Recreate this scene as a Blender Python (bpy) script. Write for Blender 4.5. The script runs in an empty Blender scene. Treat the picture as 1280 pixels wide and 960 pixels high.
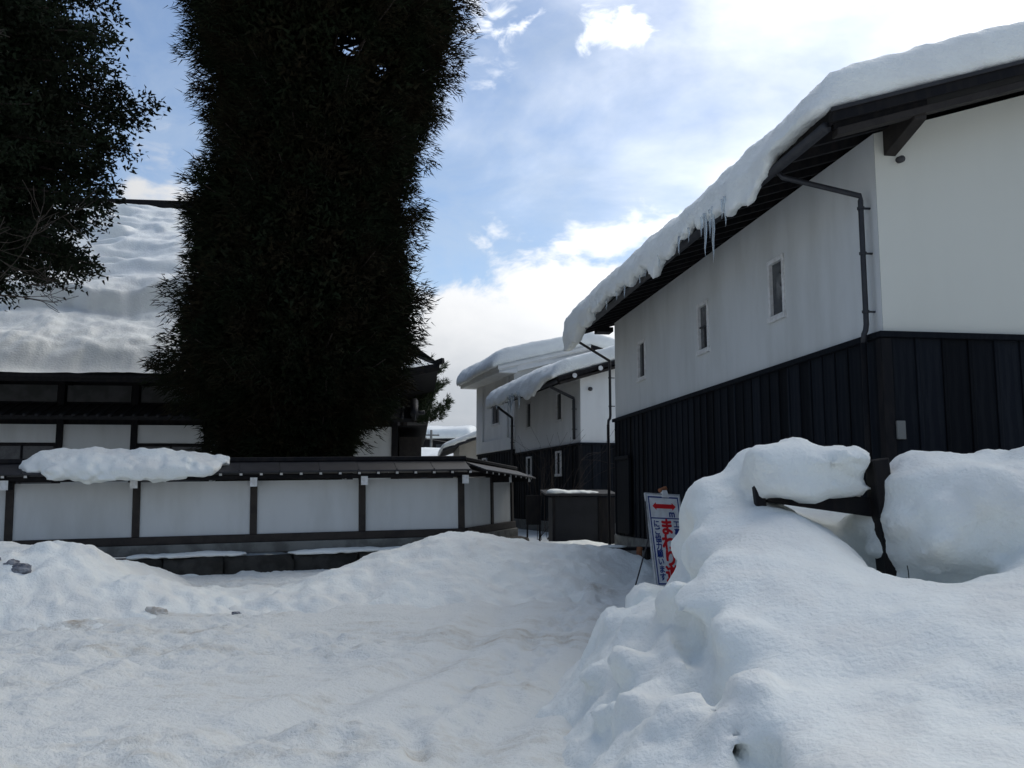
import bpy, math, random
import numpy as np
from mathutils import Vector, Matrix

SC = bpy.context.scene
COL = SC.collection
R = math.radians
rnd = random.Random(7)

# ------------------------------------------------------------------ camera
cam_d = bpy.data.cameras.new('camera')
cam = bpy.data.objects.new('camera', cam_d)
COL.objects.link(cam)
cam.location = (0, 0, 1.5)
cam.rotation_euler = (R(97.0), 0, 0)
cam_d.sensor_width = 36.0
cam_d.lens = 36.0 * 1155 / 1280
cam_d.clip_start = 0.05
cam_d.clip_end = 9000
SC.camera = cam

# ------------------------------------------------------------------ light
SUN_EL, SUN_AZ = 50.0, 42.0            # ahead of the camera, to the right, behind thin cloud
sun_dir = Vector((math.sin(R(SUN_AZ)) * math.cos(R(SUN_EL)), math.cos(R(SUN_AZ)) * math.cos(R(SUN_EL)), math.sin(R(SUN_EL))))
sun_d = bpy.data.lights.new('sun', 'SUN')
sun_d.energy = 0.95
sun_d.angle = R(55)
sun_d.color = (1.0, 0.94, 0.85)
sun = bpy.data.objects.new('sun', sun_d)
COL.objects.link(sun)
sun.location = (20, 40, 40)
sun.rotation_euler = (-sun_dir).to_track_quat('-Z', 'Y').to_euler()

SC.view_settings.view_transform = 'Standard'
SC.view_settings.look = 'None'
SC.view_settings.exposure = -0.15
SC.view_settings.gamma = 1.0
SC.view_settings.use_curve_mapping = False
SC.cycles.max_bounces = 6
SC.cycles.diffuse_bounces = 4
SC.cycles.transparent_max_bounces = 8


class NT:
    """small helper round a node tree"""
    def __init__(s, tree):
        s.t = tree
        s.t.nodes.clear()

    def n(s, typ, ins=None, **kw):
        nd = s.t.nodes.new(typ)
        for k, v in kw.items():
            setattr(nd, k, v)
        for k, v in (ins or {}).items():
            sock = nd.inputs[k]
            if isinstance(v, bpy.types.NodeSocket):
                s.t.links.new(v, sock)
            else:
                sock.default_value = v
        return nd

    def math(s, op, a, b=0.0, c=0.0, clamp=False):
        return s.n('ShaderNodeMath', {0: a, 1: b, 2: c}, operation=op, use_clamp=clamp).outputs[0]

    def ramp(s, fac, lo, hi):
        return s.n('ShaderNodeMapRange', {'Value': fac, 'From Min': lo, 'From Max': hi}, interpolation_type='SMOOTHSTEP').outputs['Result']

    def mix(s, fac, a, b, blend='MIX'):
        nd = s.n('ShaderNodeMix', data_type='RGBA', blend_type=blend)
        for sock, v in ((nd.inputs['Factor'], fac), (nd.inputs[6], a), (nd.inputs[7], b)):
            if isinstance(v, bpy.types.NodeSocket):
                s.t.links.new(v, sock)
            else:
                sock.default_value = v if not isinstance(v, tuple) or len(v) == 4 else (*v, 1)
        return nd.outputs[2]


# ------------------------------------------------------------------ sky with clouds
world = bpy.data.worlds.new('World')
SC.world = world
world.use_nodes = True
w = NT(world.node_tree)
sky = w.n('ShaderNodeTexSky', sky_type='NISHITA', sun_disc=False, sun_elevation=R(SUN_EL), sun_rotation=R(SUN_AZ),
          air_density=1.0, dust_density=0.6, ozone_density=1.6)
tc = w.n('ShaderNodeTexCoord')
sep = w.n('ShaderNodeSeparateXYZ', {0: tc.outputs['Generated']})
zc = w.math('MAXIMUM', sep.outputs['Z'], 0.0)
sc1 = w.n('ShaderNodeVectorMath', {0: tc.outputs['Generated'], 1: (1, 1, 1.7)}, operation='MULTIPLY')
n_big = w.n('ShaderNodeTexNoise', {'Vector': sc1.outputs[0], 'Scale': 4.2, 'Detail': 7.0, 'Roughness': 0.52, 'Distortion': 0.25}).outputs['Fac']
n_mid = w.n('ShaderNodeTexNoise', {'Vector': sc1.outputs[0], 'Scale': 11.0, 'Detail': 6.0, 'Roughness': 0.6, 'Distortion': 0.4}).outputs['Fac']
n_fine = w.n('ShaderNodeTexNoise', {'Vector': sc1.outputs[0], 'Scale': 26.0, 'Detail': 6.0, 'Roughness': 0.55, 'Distortion': 0.6}).outputs['Fac']
# angle to the hidden sun
dot = w.n('ShaderNodeVectorMath', {0: tc.outputs['Generated'], 1: tuple(sun_dir)}, operation='DOT_PRODUCT').outputs['Value']
ang = w.math('ARCCOSINE', w.math('MINIMUM', dot, 1.0))
# cumulus that thickens towards the horizon all round and towards the sun
elev = w.math('SUBTRACT', 0.238, zc)
d1 = w.math('ADD', w.math('MULTIPLY', elev, 6.5), w.math('MULTIPLY', w.math('SUBTRACT', n_big, 0.5), 3.2))
d1 = w.math('ADD', d1, w.math('MULTIPLY', w.ramp(ang, 0.95, 0.35), 0.16))
m_low = w.ramp(w.math('ADD', d1, w.math('MULTIPLY', w.math('SUBTRACT', n_mid, 0.5), 1.1)), -0.05, 0.22)


def puff(direction, size, soft, strength):
    v = Vector(direction).normalized()
    dot = w.n('ShaderNodeVectorMath', {0: tc.outputs['Generated'], 1: tuple(v)}, operation='DOT_PRODUCT').outputs['Value']
    a = w.math('ARCCOSINE', w.math('MINIMUM', dot, 1.0))
    f = w.math('SUBTRACT', size, a)
    f = w.math('ADD', w.math('MULTIPLY', f, soft), w.math('MULTIPLY', w.math('SUBTRACT', n_fine, 0.5), 4.0))
    return w.math('MULTIPLY', w.ramp(f, 0.0, 0.9), strength)


def pix_dir(px, py):
    x, y = (px - 640) / 1155, -(py - 480) / 1155
    t = R(7)
    return (x, math.cos(t) - y * math.sin(t), math.sin(t) + y * math.cos(t))


mask = m_low
for args in ((pix_dir(785, 42), 0.030, 26, 0.85), (pix_dir(750, 35), 0.025, 26, 0.7), (pix_dir(620, 15), 0.034, 26, 0.8), (pix_dir(205, 200), 0.030, 20, 0.35),
             (pix_dir(620, 85), 0.026, 20, 0.35), (pix_dir(60, -260), 0.07, 14, 0.7), (pix_dir(-700, 40), 0.10, 12, 0.75), (pix_dir(1900, -100), 0.12, 12, 0.8)):
    mask = w.math('MAXIMUM', mask, puff(*args))
# thin bright veil of cloud round the hidden sun
veil = w.math('MULTIPLY', w.ramp(w.math('ADD', ang, w.math('MULTIPLY', w.math('SUBTRACT', n_big, 0.5), -0.7)), 0.82, 0.27), 0.97)
thin = w.math('MULTIPLY', w.ramp(n_mid, 0.30, 0.8), 0.34)
# cloud shade: bright tops, greyer bellies near the horizon; clouds near the sun glow (forward scattering)
shade = w.math('ADD', w.ramp(w.math('ADD', zc, w.math('MULTIPLY', w.math('SUBTRACT', n_big, 0.5), 0.22)), 0.07, 0.23), w.math('MULTIPLY', w.math('SUBTRACT', n_mid, 0.5), 0.7), clamp=True)
c_cloud = w.mix(shade, (0.86, 0.93, 1.02), (1.40, 1.42, 1.45))
glow = w.math('ADD', 0.42, w.math('MULTIPLY', w.ramp(ang, 1.35, 0.30), 0.95))
bg_sky = w.n('ShaderNodeBackground', {'Color': sky.outputs[0], 'Strength': 0.15})
bg_cl = w.n('ShaderNodeBackground', {'Color': c_cloud, 'Strength': glow})
bg_veil = w.n('ShaderNodeBackground', {'Color': (1.0, 0.99, 0.97, 1), 'Strength': 2.1})
bg_thin = w.n('ShaderNodeBackground', {'Color': (0.80, 0.90, 1.0, 1), 'Strength': 0.9})
mx0 = w.n('ShaderNodeMixShader', {0: thin, 1: bg_sky.outputs[0], 2: bg_thin.outputs[0]})
mx1 = w.n('ShaderNodeMixShader', {0: veil, 1: mx0.outputs[0], 2: bg_veil.outputs[0]})
mx2 = w.n('ShaderNodeMixShader', {0: mask, 1: mx1.outputs[0], 2: bg_cl.outputs[0]})
out = w.n('ShaderNodeOutputWorld', {'Surface': mx2.outputs[0]})

# ------------------------------------------------------------------ materials
MATS = {}


def mat(name, col, rough=0.6, vary=0.0, vscale=3.0, col2=None, bump=0.0, bscale=40.0, bdist=0.01, metal=0.0, spec=0.3,
        stretch=(1, 1, 1), patch=(0.42, 0.62), detail=5.0):
    m = bpy.data.materials.new(name)
    m.use_nodes = True
    t = NT(m.node_tree)
    tcn = t.n('ShaderNodeTexCoord')
    geo = t.n('ShaderNodeNewGeometry')
    pos = t.n('ShaderNodeVectorMath', {0: tcn.outputs['Object'], 1: stretch}, operation='MULTIPLY').outputs[0]
    c = (*col, 1)
    base = c
    if col2 is not None:
        nz = t.n('ShaderNodeTexNoise', {'Vector': pos, 'Scale': vscale, 'Detail': detail, 'Roughness': 0.6}).outputs['Fac']
        base = t.mix(t.ramp(nz, *patch), c, (*col2, 1))
    if vary > 0:
        oi = t.n('ShaderNodeObjectInfo').outputs['Random']
        hs = t.n('ShaderNodeHueSaturation', {'Value': t.math('ADD', 1 - vary, t.math('MULTIPLY', oi, 2 * vary))})
        if isinstance(base, tuple):
            hs.inputs['Color'].default_value = base
        else:
            t.t.links.new(base, hs.inputs['Color'])
        base = hs.outputs[0]
    ins = {'Base Color': base, 'Roughness': rough, 'Metallic': metal, 'Specular IOR Level': spec}
    b = t.n('ShaderNodeBsdfPrincipled', ins)
    if bump > 0:
        nb = t.n('ShaderNodeTexNoise', {'Vector': pos, 'Scale': bscale, 'Detail': 4.0, 'Roughness': 0.6}).outputs['Fac']
        bp = t.n('ShaderNodeBump', {'Height': nb, 'Strength': bump, 'Distance': bdist})
        t.t.links.new(bp.outputs[0], b.inputs['Normal'])
    t.n('ShaderNodeOutputMaterial', {'Surface': b.outputs[0]})
    MATS[name] = m
    return m


mat('snow', (0.845, 0.87, 0.835), 0.6, col2=(0.79, 0.80, 0.765), vscale=1.7, bump=0.9, bscale=30, bdist=0.016, detail=8.0, spec=0.25)
mat('roof_snow_mat', (0.90, 0.92, 0.89), 0.6, col2=(0.85, 0.865, 0.845), vscale=1.6, bump=0.9, bscale=17, bdist=0.022, spec=0.2, stretch=(1, .8, 1.4))
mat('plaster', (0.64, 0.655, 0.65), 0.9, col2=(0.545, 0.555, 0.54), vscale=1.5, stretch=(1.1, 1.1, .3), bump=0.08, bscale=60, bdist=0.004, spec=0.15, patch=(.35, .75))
mat('plaster_warm', (0.68, 0.675, 0.605), 0.9, col2=(0.655, 0.65, 0.58), vscale=1.3, stretch=(1.1, 1.1, .3), bump=0.08, bscale=60, bdist=0.004, spec=0.15, patch=(.35, .75))
mat('board', (0.0060, 0.0078, 0.0115), 0.75, vary=0.55, col2=(0.0105, 0.0125, 0.016), vscale=6, stretch=(4, 4, .3), bump=0.4, bscale=30, bdist=0.004, spec=0.10)
mat('dark_wood', (0.010, 0.010, 0.012), 0.65, vary=0.2, col2=(0.018, 0.016, 0.016), vscale=6, stretch=(2, 2, .5), bump=0.3, bscale=30, bdist=0.004, spec=0.12)
mat('brown_wood', (0.036, 0.030, 0.026), 0.75, vary=0.15, col2=(0.024, 0.020, 0.018), vscale=6, bump=0.2, bscale=40, bdist=0.003)
mat('soffit', (0.014, 0.013, 0.014), 0.8, col2=(0.010, 0.009, 0.01), vscale=5)
mat('metal_roof', (0.022, 0.022, 0.025), 0.55, col2=(0.032, 0.032, 0.035), vscale=2.5, spec=0.3)
mat('tile', (0.016, 0.016, 0.018), 0.6, vary=0.2, spec=0.3)
mat('pipe', (0.020, 0.021, 0.026), 0.5, col2=(0.028, 0.029, 0.033), vscale=8, spec=0.4)
mat('white_paint', (0.72, 0.72, 0.71), 0.6, col2=(0.60, 0.59, 0.57), vscale=14, spec=0.3)
mat('pane', (0.045, 0.05, 0.058), 0.12, col2=(0.07, 0.075, 0.08), vscale=4, spec=0.5)
mat('shutter', (0.06, 0.06, 0.063), 0.7)
mat('concrete', (0.20, 0.20, 0.185), 0.9, col2=(0.12, 0.12, 0.11), vscale=3, bump=0.3, bscale=50, bdist=0.006)
mat('stone', (0.040, 0.038, 0.034), 0.85, vary=0.25, col2=(0.022, 0.021, 0.018), vscale=4, bump=0.6, bscale=16, bdist=0.02)
mat('bark', (0.055, 0.042, 0.034), 0.9, col2=(0.03, 0.024, 0.02), vscale=8, stretch=(3, 3, .5), bump=0.6, bscale=20, bdist=0.02)
mat('twig', (0.050, 0.038, 0.030), 0.85, col2=(0.034, 0.027, 0.023), vscale=12)
mat('needle', (0.014, 0.019, 0.010), 0.9, col2=(0.021, 0.017, 0.010), vscale=1.5, spec=0.03)
mat('leaf', (0.014, 0.021, 0.011), 0.85, col2=(0.024, 0.028, 0.018), vscale=3, spec=0.05)
mat('pine_needle', (0.05, 0.075, 0.035), 0.55, col2=(0.07, 0.085, 0.045), vscale=5, spec=0.2)
mat('sign_white', (0.76, 0.76, 0.75), 0.4, col2=(0.66, 0.65, 0.63), vscale=9, spec=0.4)
mat('sign_red', (0.62, 0.02, 0.025), 0.4, spec=0.4)
mat('sign_blue', (0.020, 0.045, 0.21), 0.4, spec=0.4)
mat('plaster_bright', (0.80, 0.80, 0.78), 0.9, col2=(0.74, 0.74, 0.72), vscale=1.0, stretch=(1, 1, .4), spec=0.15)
mat('shaded_plaster', (0.10, 0.10, 0.10), 0.9, col2=(0.07, 0.07, 0.068), vscale=2)  # pale plaster under the deep eaves, their shade painted into the colour
mat('grey_panel', (0.016, 0.017, 0.021), 0.7, col2=(0.012, 0.013, 0.016), vscale=3, spec=0.3)
mat('orange_wood', (0.28, 0.11, 0.05), 0.7, col2=(0.2, 0.08, 0.04), vscale=20)
mat('beige', (0.46, 0.43, 0.38), 0.85, col2=(0.40, 0.38, 0.34), vscale=1.2)
mat('bucket', (0.42, 0.43, 0.44), 0.5, col2=(0.3, 0.3, 0.3), vscale=10)
mat('dirty_ice', (0.09, 0.095, 0.115), 0.5, col2=(0.26, 0.27, 0.29), vscale=9, bump=0.6, bscale=14, bdist=0.02)
mat('dirt_lump', (0.52, 0.46, 0.39), 0.85, col2=(0.66, 0.63, 0.58), vscale=12, bump=0.5, bscale=30, bdist=0.01)

# icicles: clear ice
m = bpy.data.materials.new('ice')
m.use_nodes = True
t = NT(m.node_tree)
b = t.n('ShaderNodeBsdfPrincipled', {'Base Color': (0.85, 0.92, 0.97, 1), 'Roughness': 0.12, 'IOR': 1.31, 'Transmission Weight': 0.75})
t.n('ShaderNodeOutputMaterial', {'Surface': b.outputs[0]})
MATS['ice'] = m

# trodden road snow: white with brown, icy streaks where wheels have been
m = bpy.data.materials.new('road_snow')
m.use_nodes = True
t = NT(m.node_tree)
geo = t.n('ShaderNodeNewGeometry')
st = t.n('ShaderNodeMapping', {'Vector': geo.outputs['Position'], 'Rotation': (0, 0, R(-28)), 'Scale': (0.42, 1.6, 1)})
n1 = t.n('ShaderNodeTexNoise', {'Vector': st.outputs[0], 'Scale': 0.9, 'Detail': 8.0, 'Roughness': 0.62}).outputs['Fac']
n2 = t.n('ShaderNodeTexNoise', {'Vector': geo.outputs['Position'], 'Scale': 6.0, 'Detail': 5.0, 'Roughness': 0.65}).outputs['Fac']
dirt = t.math('ADD', n1, t.math('MULTIPLY', t.math('SUBTRACT', n2, 0.5), 0.55))
col = t.mix(t.ramp(dirt, 0.50, 0.74), (0.77, 0.79, 0.765, 1), (0.64, 0.63, 0.575, 1))
col = t.mix(t.math('MULTIPLY', t.ramp(dirt, 0.66, 0.80), 0.9), col, (0.43, 0.36, 0.29, 1))
b = t.n('ShaderNodeBsdfPrincipled', {'Base Color': col, 'Roughness': 0.55, 'Specular IOR Level': 0.3})
nb = t.n('ShaderNodeTexNoise', {'Vector': geo.outputs['Position'], 'Scale': 24.0, 'Detail': 6.0, 'Roughness': 0.65}).outputs['Fac']
bp = t.n('ShaderNodeBump', {'Height': nb, 'Strength': 0.85, 'Distance': 0.035})
t.t.links.new(bp.outputs[0], b.inputs['Normal'])
t.n('ShaderNodeOutputMaterial', {'Surface': b.outputs[0]})
MATS['road_snow'] = m


# ------------------------------------------------------------------ numpy noise and surface tools
def _hash(ix, iy, iz, seed):
    h = (ix * 374761393 + iy * 668265263 + iz * 2147483647 + seed * 974634777) & 0xFFFFFFFF
    h = ((h ^ (h >> 13)) * 1274126177) & 0xFFFFFFFF
    h = h ^ (h >> 16)
    return (h & 0xFFFFFF) / float(0xFFFFFF) * 2 - 1


def vnoise(x, y, z, seed=0):
    """smooth value noise in -1..1, arrays in, array out"""
    x, y, z = np.broadcast_arrays(np.asarray(x, float), np.asarray(y, float), np.asarray(z, float))
    ix, iy, iz = np.floor(x).astype(np.int64), np.floor(y).astype(np.int64), np.floor(z).astype(np.int64)
    fx, fy, fz = x - ix, y - iy, z - iz
    fx, fy, fz = (f * f * f * (f * (f * 6 - 15) + 10) for f in (fx, fy, fz))
    r = 0
    for dx in (0, 1):
        wx = fx if dx else 1 - fx
        for dy in (0, 1):
            wy = fy if dy else 1 - fy
            for dz in (0, 1):
                wz = fz if dz else 1 - fz
                r = r + wx * wy * wz * _hash(ix + dx, iy + dy, iz + dz, seed)
    return r


def fbm(x, y, z, scale, octaves=4, gain=0.5, seed=0):
    r, a, s = 0, 1.0, scale
    for o in range(octaves):
        r = r + a * vnoise(x * s + o * 17.3, y * s - o * 9.1, z * s + o * 3.7, seed + o)
        a *= gain
        s *= 2.03
    return r


def sstep(a, b, x):
    t_ = np.clip((x - a) / (b - a), 0, 1)
    return t_ * t_ * (3 - 2 * t_)


def smin(a, b, k):
    h = np.clip(0.5 + 0.5 * (b - a) / k, 0, 1)
    return b + (a - b) * h - k * h * (1 - h)


def smax(a, b, k):
    return -smin(-a, -b, k)


def surface_nets(fn, lo, hi, h):
    ax = [np.arange(lo[i], hi[i] + h, h) for i in range(3)]
    X, Y, Z = np.meshgrid(*ax, indexing='ij')
    F = fn(X, Y, Z)
    nx, ny, nz = F.shape
    # close the volume at its borders
    for sl in (np.s_[0], np.s_[-1]):
        F[sl] = np.maximum(F[sl], h * .3)
        F[:, sl] = np.maximum(F[:, sl], h * .3)
        F[:, :, sl] = np.maximum(F[:, :, sl], h * .3)
    S = np.zeros((nx - 1, ny - 1, nz - 1, 3))
    N = np.zeros((nx - 1, ny - 1, nz - 1))
    cor = [(i, j, k) for i in (0, 1) for j in (0, 1) for k in (0, 1)]

    def sub(c):
        return F[c[0]:nx - 1 + c[0], c[1]:ny - 1 + c[1], c[2]:nz - 1 + c[2]]
    for a in cor:
        for axis in range(3):
            if a[axis] == 1:
                continue
            b_ = list(a)
            b_[axis] = 1
            fa, fb = sub(a), sub(tuple(b_))
            cr = (fa < 0) != (fb < 0)
            with np.errstate(divide='ignore', invalid='ignore'):
                tt = np.where(cr, fa / (fa - fb), 0)
            for q in range(3):
                S[..., q] += np.where(cr, (a[q] + tt) if q == axis else a[q], 0)
            N += cr
    act = N > 0
    idx = -np.ones(act.shape, int)
    idx[act] = np.arange(act.sum())
    loc = S[act] / N[act][:, None]
    cell = np.argwhere(act)
    V = np.array(lo) + (cell + loc) * h
    quads = []
    for axis in range(3):
        u, v = (axis + 1) % 3, (axis + 2) % 3
        sl0 = [slice(1, -1)] * 3
        sl0[axis] = slice(0, -1)
        sl1 = list(sl0)
        sl1[axis] = slice(1, None)
        fa, fb = F[tuple(sl0)], F[tuple(sl1)]
        cr = np.argwhere((fa < 0) != (fb < 0))
        if len(cr) == 0:
            continue
        off = np.ones(3, int)
        off[axis] = 0
        base = cr + off
        sgn = fa[tuple(cr.T)] < 0

        def cid(du, dv):
            c = base.copy()
            c[:, u] -= du
            c[:, v] -= dv
            return idx[tuple(c.T)]
        q = np.stack([cid(1, 1), cid(0, 1), cid(0, 0), cid(1, 0)], 1)
        q[~sgn] = q[~sgn][:, ::-1]
        quads.append(q)
    Q = np.concatenate(quads)
    Q = Q[(Q >= 0).all(1)]
    return V, Q


def link(name, me, parent=None, m=None):
    o = bpy.data.objects.new(name, me)
    COL.objects.link(o)
    if m is not None and len(me.materials) == 0:
        me.materials.append(MATS[m])
    if parent is not None:
        o.parent = parent
    return o


def np_mesh(name, V, F, smooth=True):
    me = bpy.data.meshes.new(name)
    V = np.asarray(V, np.float32)
    F = np.asarray(F, np.int32)
    k = F.shape[1]
    me.vertices.add(len(V))
    me.vertices.foreach_set('co', V.ravel())
    me.loops.add(F.size)
    me.loops.foreach_set('vertex_index', F.ravel())
    me.polygons.add(len(F))
    me.polygons.foreach_set('loop_start', np.arange(0, F.size, k, dtype=np.int32))
    if smooth:
        me.polygons.foreach_set('use_smooth', np.ones(len(F), bool))
    me.update(calc_edges=True)
    return me


def thing(name, label, cat, loc=(0, 0, 0), rotz=0.0, group=None, rot=None):
    o = bpy.data.objects.new(name, None)
    o.empty_display_size = 0.2
    COL.objects.link(o)
    o.location = loc
    o.rotation_euler = rot if rot else (0, 0, rotz)
    return tag(o, label, cat, group)


def tag(o, label, cat, group=None):
    o['label'] = label
    o['category'] = cat
    if group:
        o['group'] = group
    return o


class MB:
    """collects simple shapes into one mesh"""
    def __init__(s):
        s.v, s.f = [], []

    def add(s, vs, fs):
        n = len(s.v)
        s.v += [tuple(p) for p in vs]
        s.f += [tuple(i + n for i in f) for f in fs]
        return s

    def box(s, lo, hi):
        x0, y0, z0 = lo
        x1, y1, z1 = hi
        return s.add([(x0, y0, z0), (x1, y0, z0), (x1, y1, z0), (x0, y1, z0), (x0, y0, z1), (x1, y0, z1), (x1, y1, z1), (x0, y1, z1)],
                     [(0, 3, 2, 1), (4, 5, 6, 7), (0, 1, 5, 4), (1, 2, 6, 5), (2, 3, 7, 6), (3, 0, 4, 7)])

    def hexa(s, a, b_):
        """two quads of four points each, a below b"""
        return s.add(list(a) + list(b_), [(0, 3, 2, 1), (4, 5, 6, 7), (0, 1, 5, 4), (1, 2, 6, 5), (2, 3, 7, 6), (3, 0, 4, 7)])

    def bar(s, p, q, w_, h_, up=(0, 0, 1)):
        p, q = Vector(p), Vector(q)
        d = (q - p).normalized()
        sd = d.cross(Vector(up))
        sd = sd.normalized() if sd.length > 1e-6 else Vector((1, 0, 0))
        u = sd.cross(d).normalized()
        ring = lambda c: [c - sd * w_ / 2 - u * h_ / 2, c + sd * w_ / 2 - u * h_ / 2, c + sd * w_ / 2 + u * h_ / 2, c - sd * w_ / 2 + u * h_ / 2]
        return s.add(ring(p) + ring(q), [(0, 1, 2, 3), (7, 6, 5, 4), (0, 4, 5, 1), (1, 5, 6, 2), (2, 6, 7, 3), (3, 7, 4, 0)])

    def tube(s, pts, radii, k=8, cap=True):
        pts = [Vector(p) for p in pts]
        if not isinstance(radii, (list, tuple)):
            radii = [radii] * len(pts)
        vs, fs = [], []
        prev = None
        for i, p in enumerate(pts):
            d = (pts[min(i + 1, len(pts) - 1)] - pts[max(i - 1, 0)]).normalized()
            if prev is None:
                a = d.cross(Vector((0, 0, 1)))
                if a.length < 1e-3:
                    a = d.cross(Vector((1, 0, 0)))
            else:
                a = prev - d * prev.dot(d)
                if a.length < 1e-4:
                    a = d.cross(Vector((0.3, 1, 0.2)))
            a.normalize()
            prev = a
            c = d.cross(a)
            for j in range(k):
                t_ = 2 * math.pi * j / k
                vs.append(p + (a * math.cos(t_) + c * math.sin(t_)) * radii[i])
        n = len(pts)
        for i in range(n - 1):
            for j in range(k):
                fs.append((i * k + j, i * k + (j + 1) % k, (i + 1) * k + (j + 1) % k, (i + 1) * k + j))
        if cap:
            fs.append(tuple(range(k - 1, -1, -1)))
            fs.append(tuple((n - 1) * k + j for j in range(k)))
        return s.add(vs, fs)

    def mesh(s, name, bevel=0.0, smooth=False):
        me = bpy.data.meshes.new(name)
        me.from_pydata(s.v, [], s.f)
        me.update()
        import bmesh
        bm = bmesh.new()
        bm.from_mesh(me)
        bmesh.ops.recalc_face_normals(bm, faces=bm.faces)
        if bevel > 0:
            bmesh.ops.bevel(bm, geom=bm.edges[:], offset=bevel, segments=1, affect='EDGES', profile=0.5)
        bm.to_mesh(me)
        bm.free()
        if smooth:
            me.polygons.foreach_set('use_smooth', np.ones(len(me.polygons), bool))
        return me

    def build(s, name, m, parent=None, bevel=0.0, smooth=False):
        return link(name, s.mesh(name, bevel, smooth), parent, m)


def wall_panel(mb, p0, ux, nrm, length, z0, ztop, holes, depth=0.12):
    """outer face of a wall from p0 along ux, with rectangular openings (u0,u1,z0,z1) and their reveals; ztop is a function of u"""
    us = sorted({0.0, length} | {h[0] for h in holes} | {h[1] for h in holes})
    p0, ux, nrm = Vector(p0), Vector(ux), Vector(nrm)
    P = lambda u, z, d=0.0: p0 + ux * u + Vector((0, 0, z)) - nrm * d
    for a, b_ in zip(us[:-1], us[1:]):
        hs = sorted([h for h in holes if h[0] <= a + 1e-6 and h[1] >= b_ - 1e-6], key=lambda h: h[2])
        z = z0
        for h in hs:
            mb.add([P(a, z), P(b_, z), P(b_, h[2]), P(a, h[2])], [(0, 1, 2, 3)])
            z = h[3]
        mb.add([P(a, z), P(b_, z), P(b_, ztop(b_)), P(a, ztop(a))], [(0, 1, 2, 3)])
    for u0, u1, a, b_ in holes:
        mb.add([P(u0, a), P(u1, a), P(u1, a, depth), P(u0, a, depth)], [(0, 1, 2, 3)])
        mb.add([P(u0, b_), P(u1, b_), P(u1, b_, depth), P(u0, b_, depth)], [(0, 1, 2, 3)])
        mb.add([P(u0, a), P(u0, b_), P(u0, b_, depth), P(u0, a, depth)], [(0, 1, 2, 3)])
        mb.add([P(u1, a), P(u1, b_), P(u1, b_, depth), P(u1, a, depth)], [(0, 1, 2, 3)])


def tps(points):
    """smooth height surface through scattered (x, y, z) points"""
    P = np.array(points, float)
    n = len(P)
    d = np.hypot(P[:, None, 0] - P[None, :, 0], P[:, None, 1] - P[None, :, 1])
    A = np.zeros((n + 1, n + 1))
    A[:n, :n] = -d + np.eye(n) * -0.02
    A[:n, n] = 1
    A[n, :n] = 1
    wgt = np.linalg.solve(A, np.append(P[:, 2], 0))

    def f(x, y):
        r = np.full(np.shape(x), wgt[n])
        for i in range(n):
            r = r - wgt[i] * np.sqrt((x - P[i, 0]) ** 2 + (y - P[i, 1]) ** 2 + 0.02)
        return r
    return f


# ================================================================== THE SETTING
def ground0(x, y):
    return 0.40 * sstep(8.5, 16.0, y) + 0.35 * sstep(60, 400, y)


def road_relief(x, y):
    near = 1 - sstep(14, 30, y)
    c, s = math.cos(R(28)), math.sin(R(28))
    a, b_ = x * c - y * s, x * s + y * c
    r = 0.034 * fbm(a * .45, b_, 0, 0.8, 4, 0.55, 3)
    rough = sstep(-.35, .45, fbm(x, y, 0, .55, 3, .5, 14))
    r = r + (0.012 + .034 * rough) * fbm(x, y, 0, 2.9, 5, 0.62, 11)
    lump = np.abs(vnoise(x * 3.1, y * 3.1, 1.7, 21))
    r = r - 0.05 * np.maximum(0, lump - .45) * sstep(-.1, .5, vnoise(x * .55, y * .55, 4, 8))
    r = r + .045 * rough * np.maximum(0, vnoise(x * 5.3, y * 5.3, 3.3, 23) - .25) + .05 * rough * np.maximum(0, vnoise(x * 9.1, y * 8.3, 1.3, 24) - .35)
    # two curving wheel ruts
    for off in (0.0, 1.45):
        cx = 1.55 - off - 0.010 * (y - 13) ** 2 - 0.16 * (13 - y) + .12 * np.sin(y * .8)
        r = r - 0.055 * np.exp(-((x - cx) / .17) ** 2) + 0.03 * np.exp(-((np.abs(x - cx) - .38) / .14) ** 2)
    rg = np.random.default_rng(77)
    for k in range(46):                                # footprints along the trodden path
        t_ = k / 45
        fx_ = -.9 + 2.0 * t_ + (.13 if k % 2 else -.13) + rg.normal(0, .06)
        fy_ = 4.6 + 8.2 * t_ + rg.normal(0, .06)
        m_ = (np.abs(x - fx_) < .4) & (np.abs(y - fy_) < .5)
        if m_.any():
            r = r - np.where(m_, .045 * np.exp(-((x - fx_) / .075) ** 4 - ((y - fy_) / .16) ** 4), 0)
    return r * near


def ground_h(x, y):
    return ground0(x, y) + road_relief(x, y)


def grid_mesh(name, xs, ys, hf):
    X, Y = np.meshgrid(xs, ys, indexing='ij')
    Z = hf(X, Y)
    V = np.stack([X.ravel(), Y.ravel(), Z.ravel()], 1)
    i = np.arange(X.size).reshape(X.shape)
    Q = np.stack([i[:-1, :-1].ravel(), i[1:, :-1].ravel(), i[1:, 1:].ravel(), i[:-1, 1:].ravel()], 1)
    return V, Q


xs = np.concatenate([-np.geomspace(3000, 9.2, 26), np.linspace(-9, 5, 400), np.geomspace(5.2, 3000, 28)])
ys = np.concatenate([np.linspace(-60, -2, 12), np.linspace(-1.5, 2.9, 40), np.linspace(3, 15.5, 440), np.linspace(15.6, 40, 90), np.geomspace(42, 4000, 26)])
V, Q = grid_mesh('ground', xs, ys, ground_h)
g = link('ground', np_mesh('ground', V, Q), None, 'road_snow')
g['kind'] = 'structure'

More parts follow.
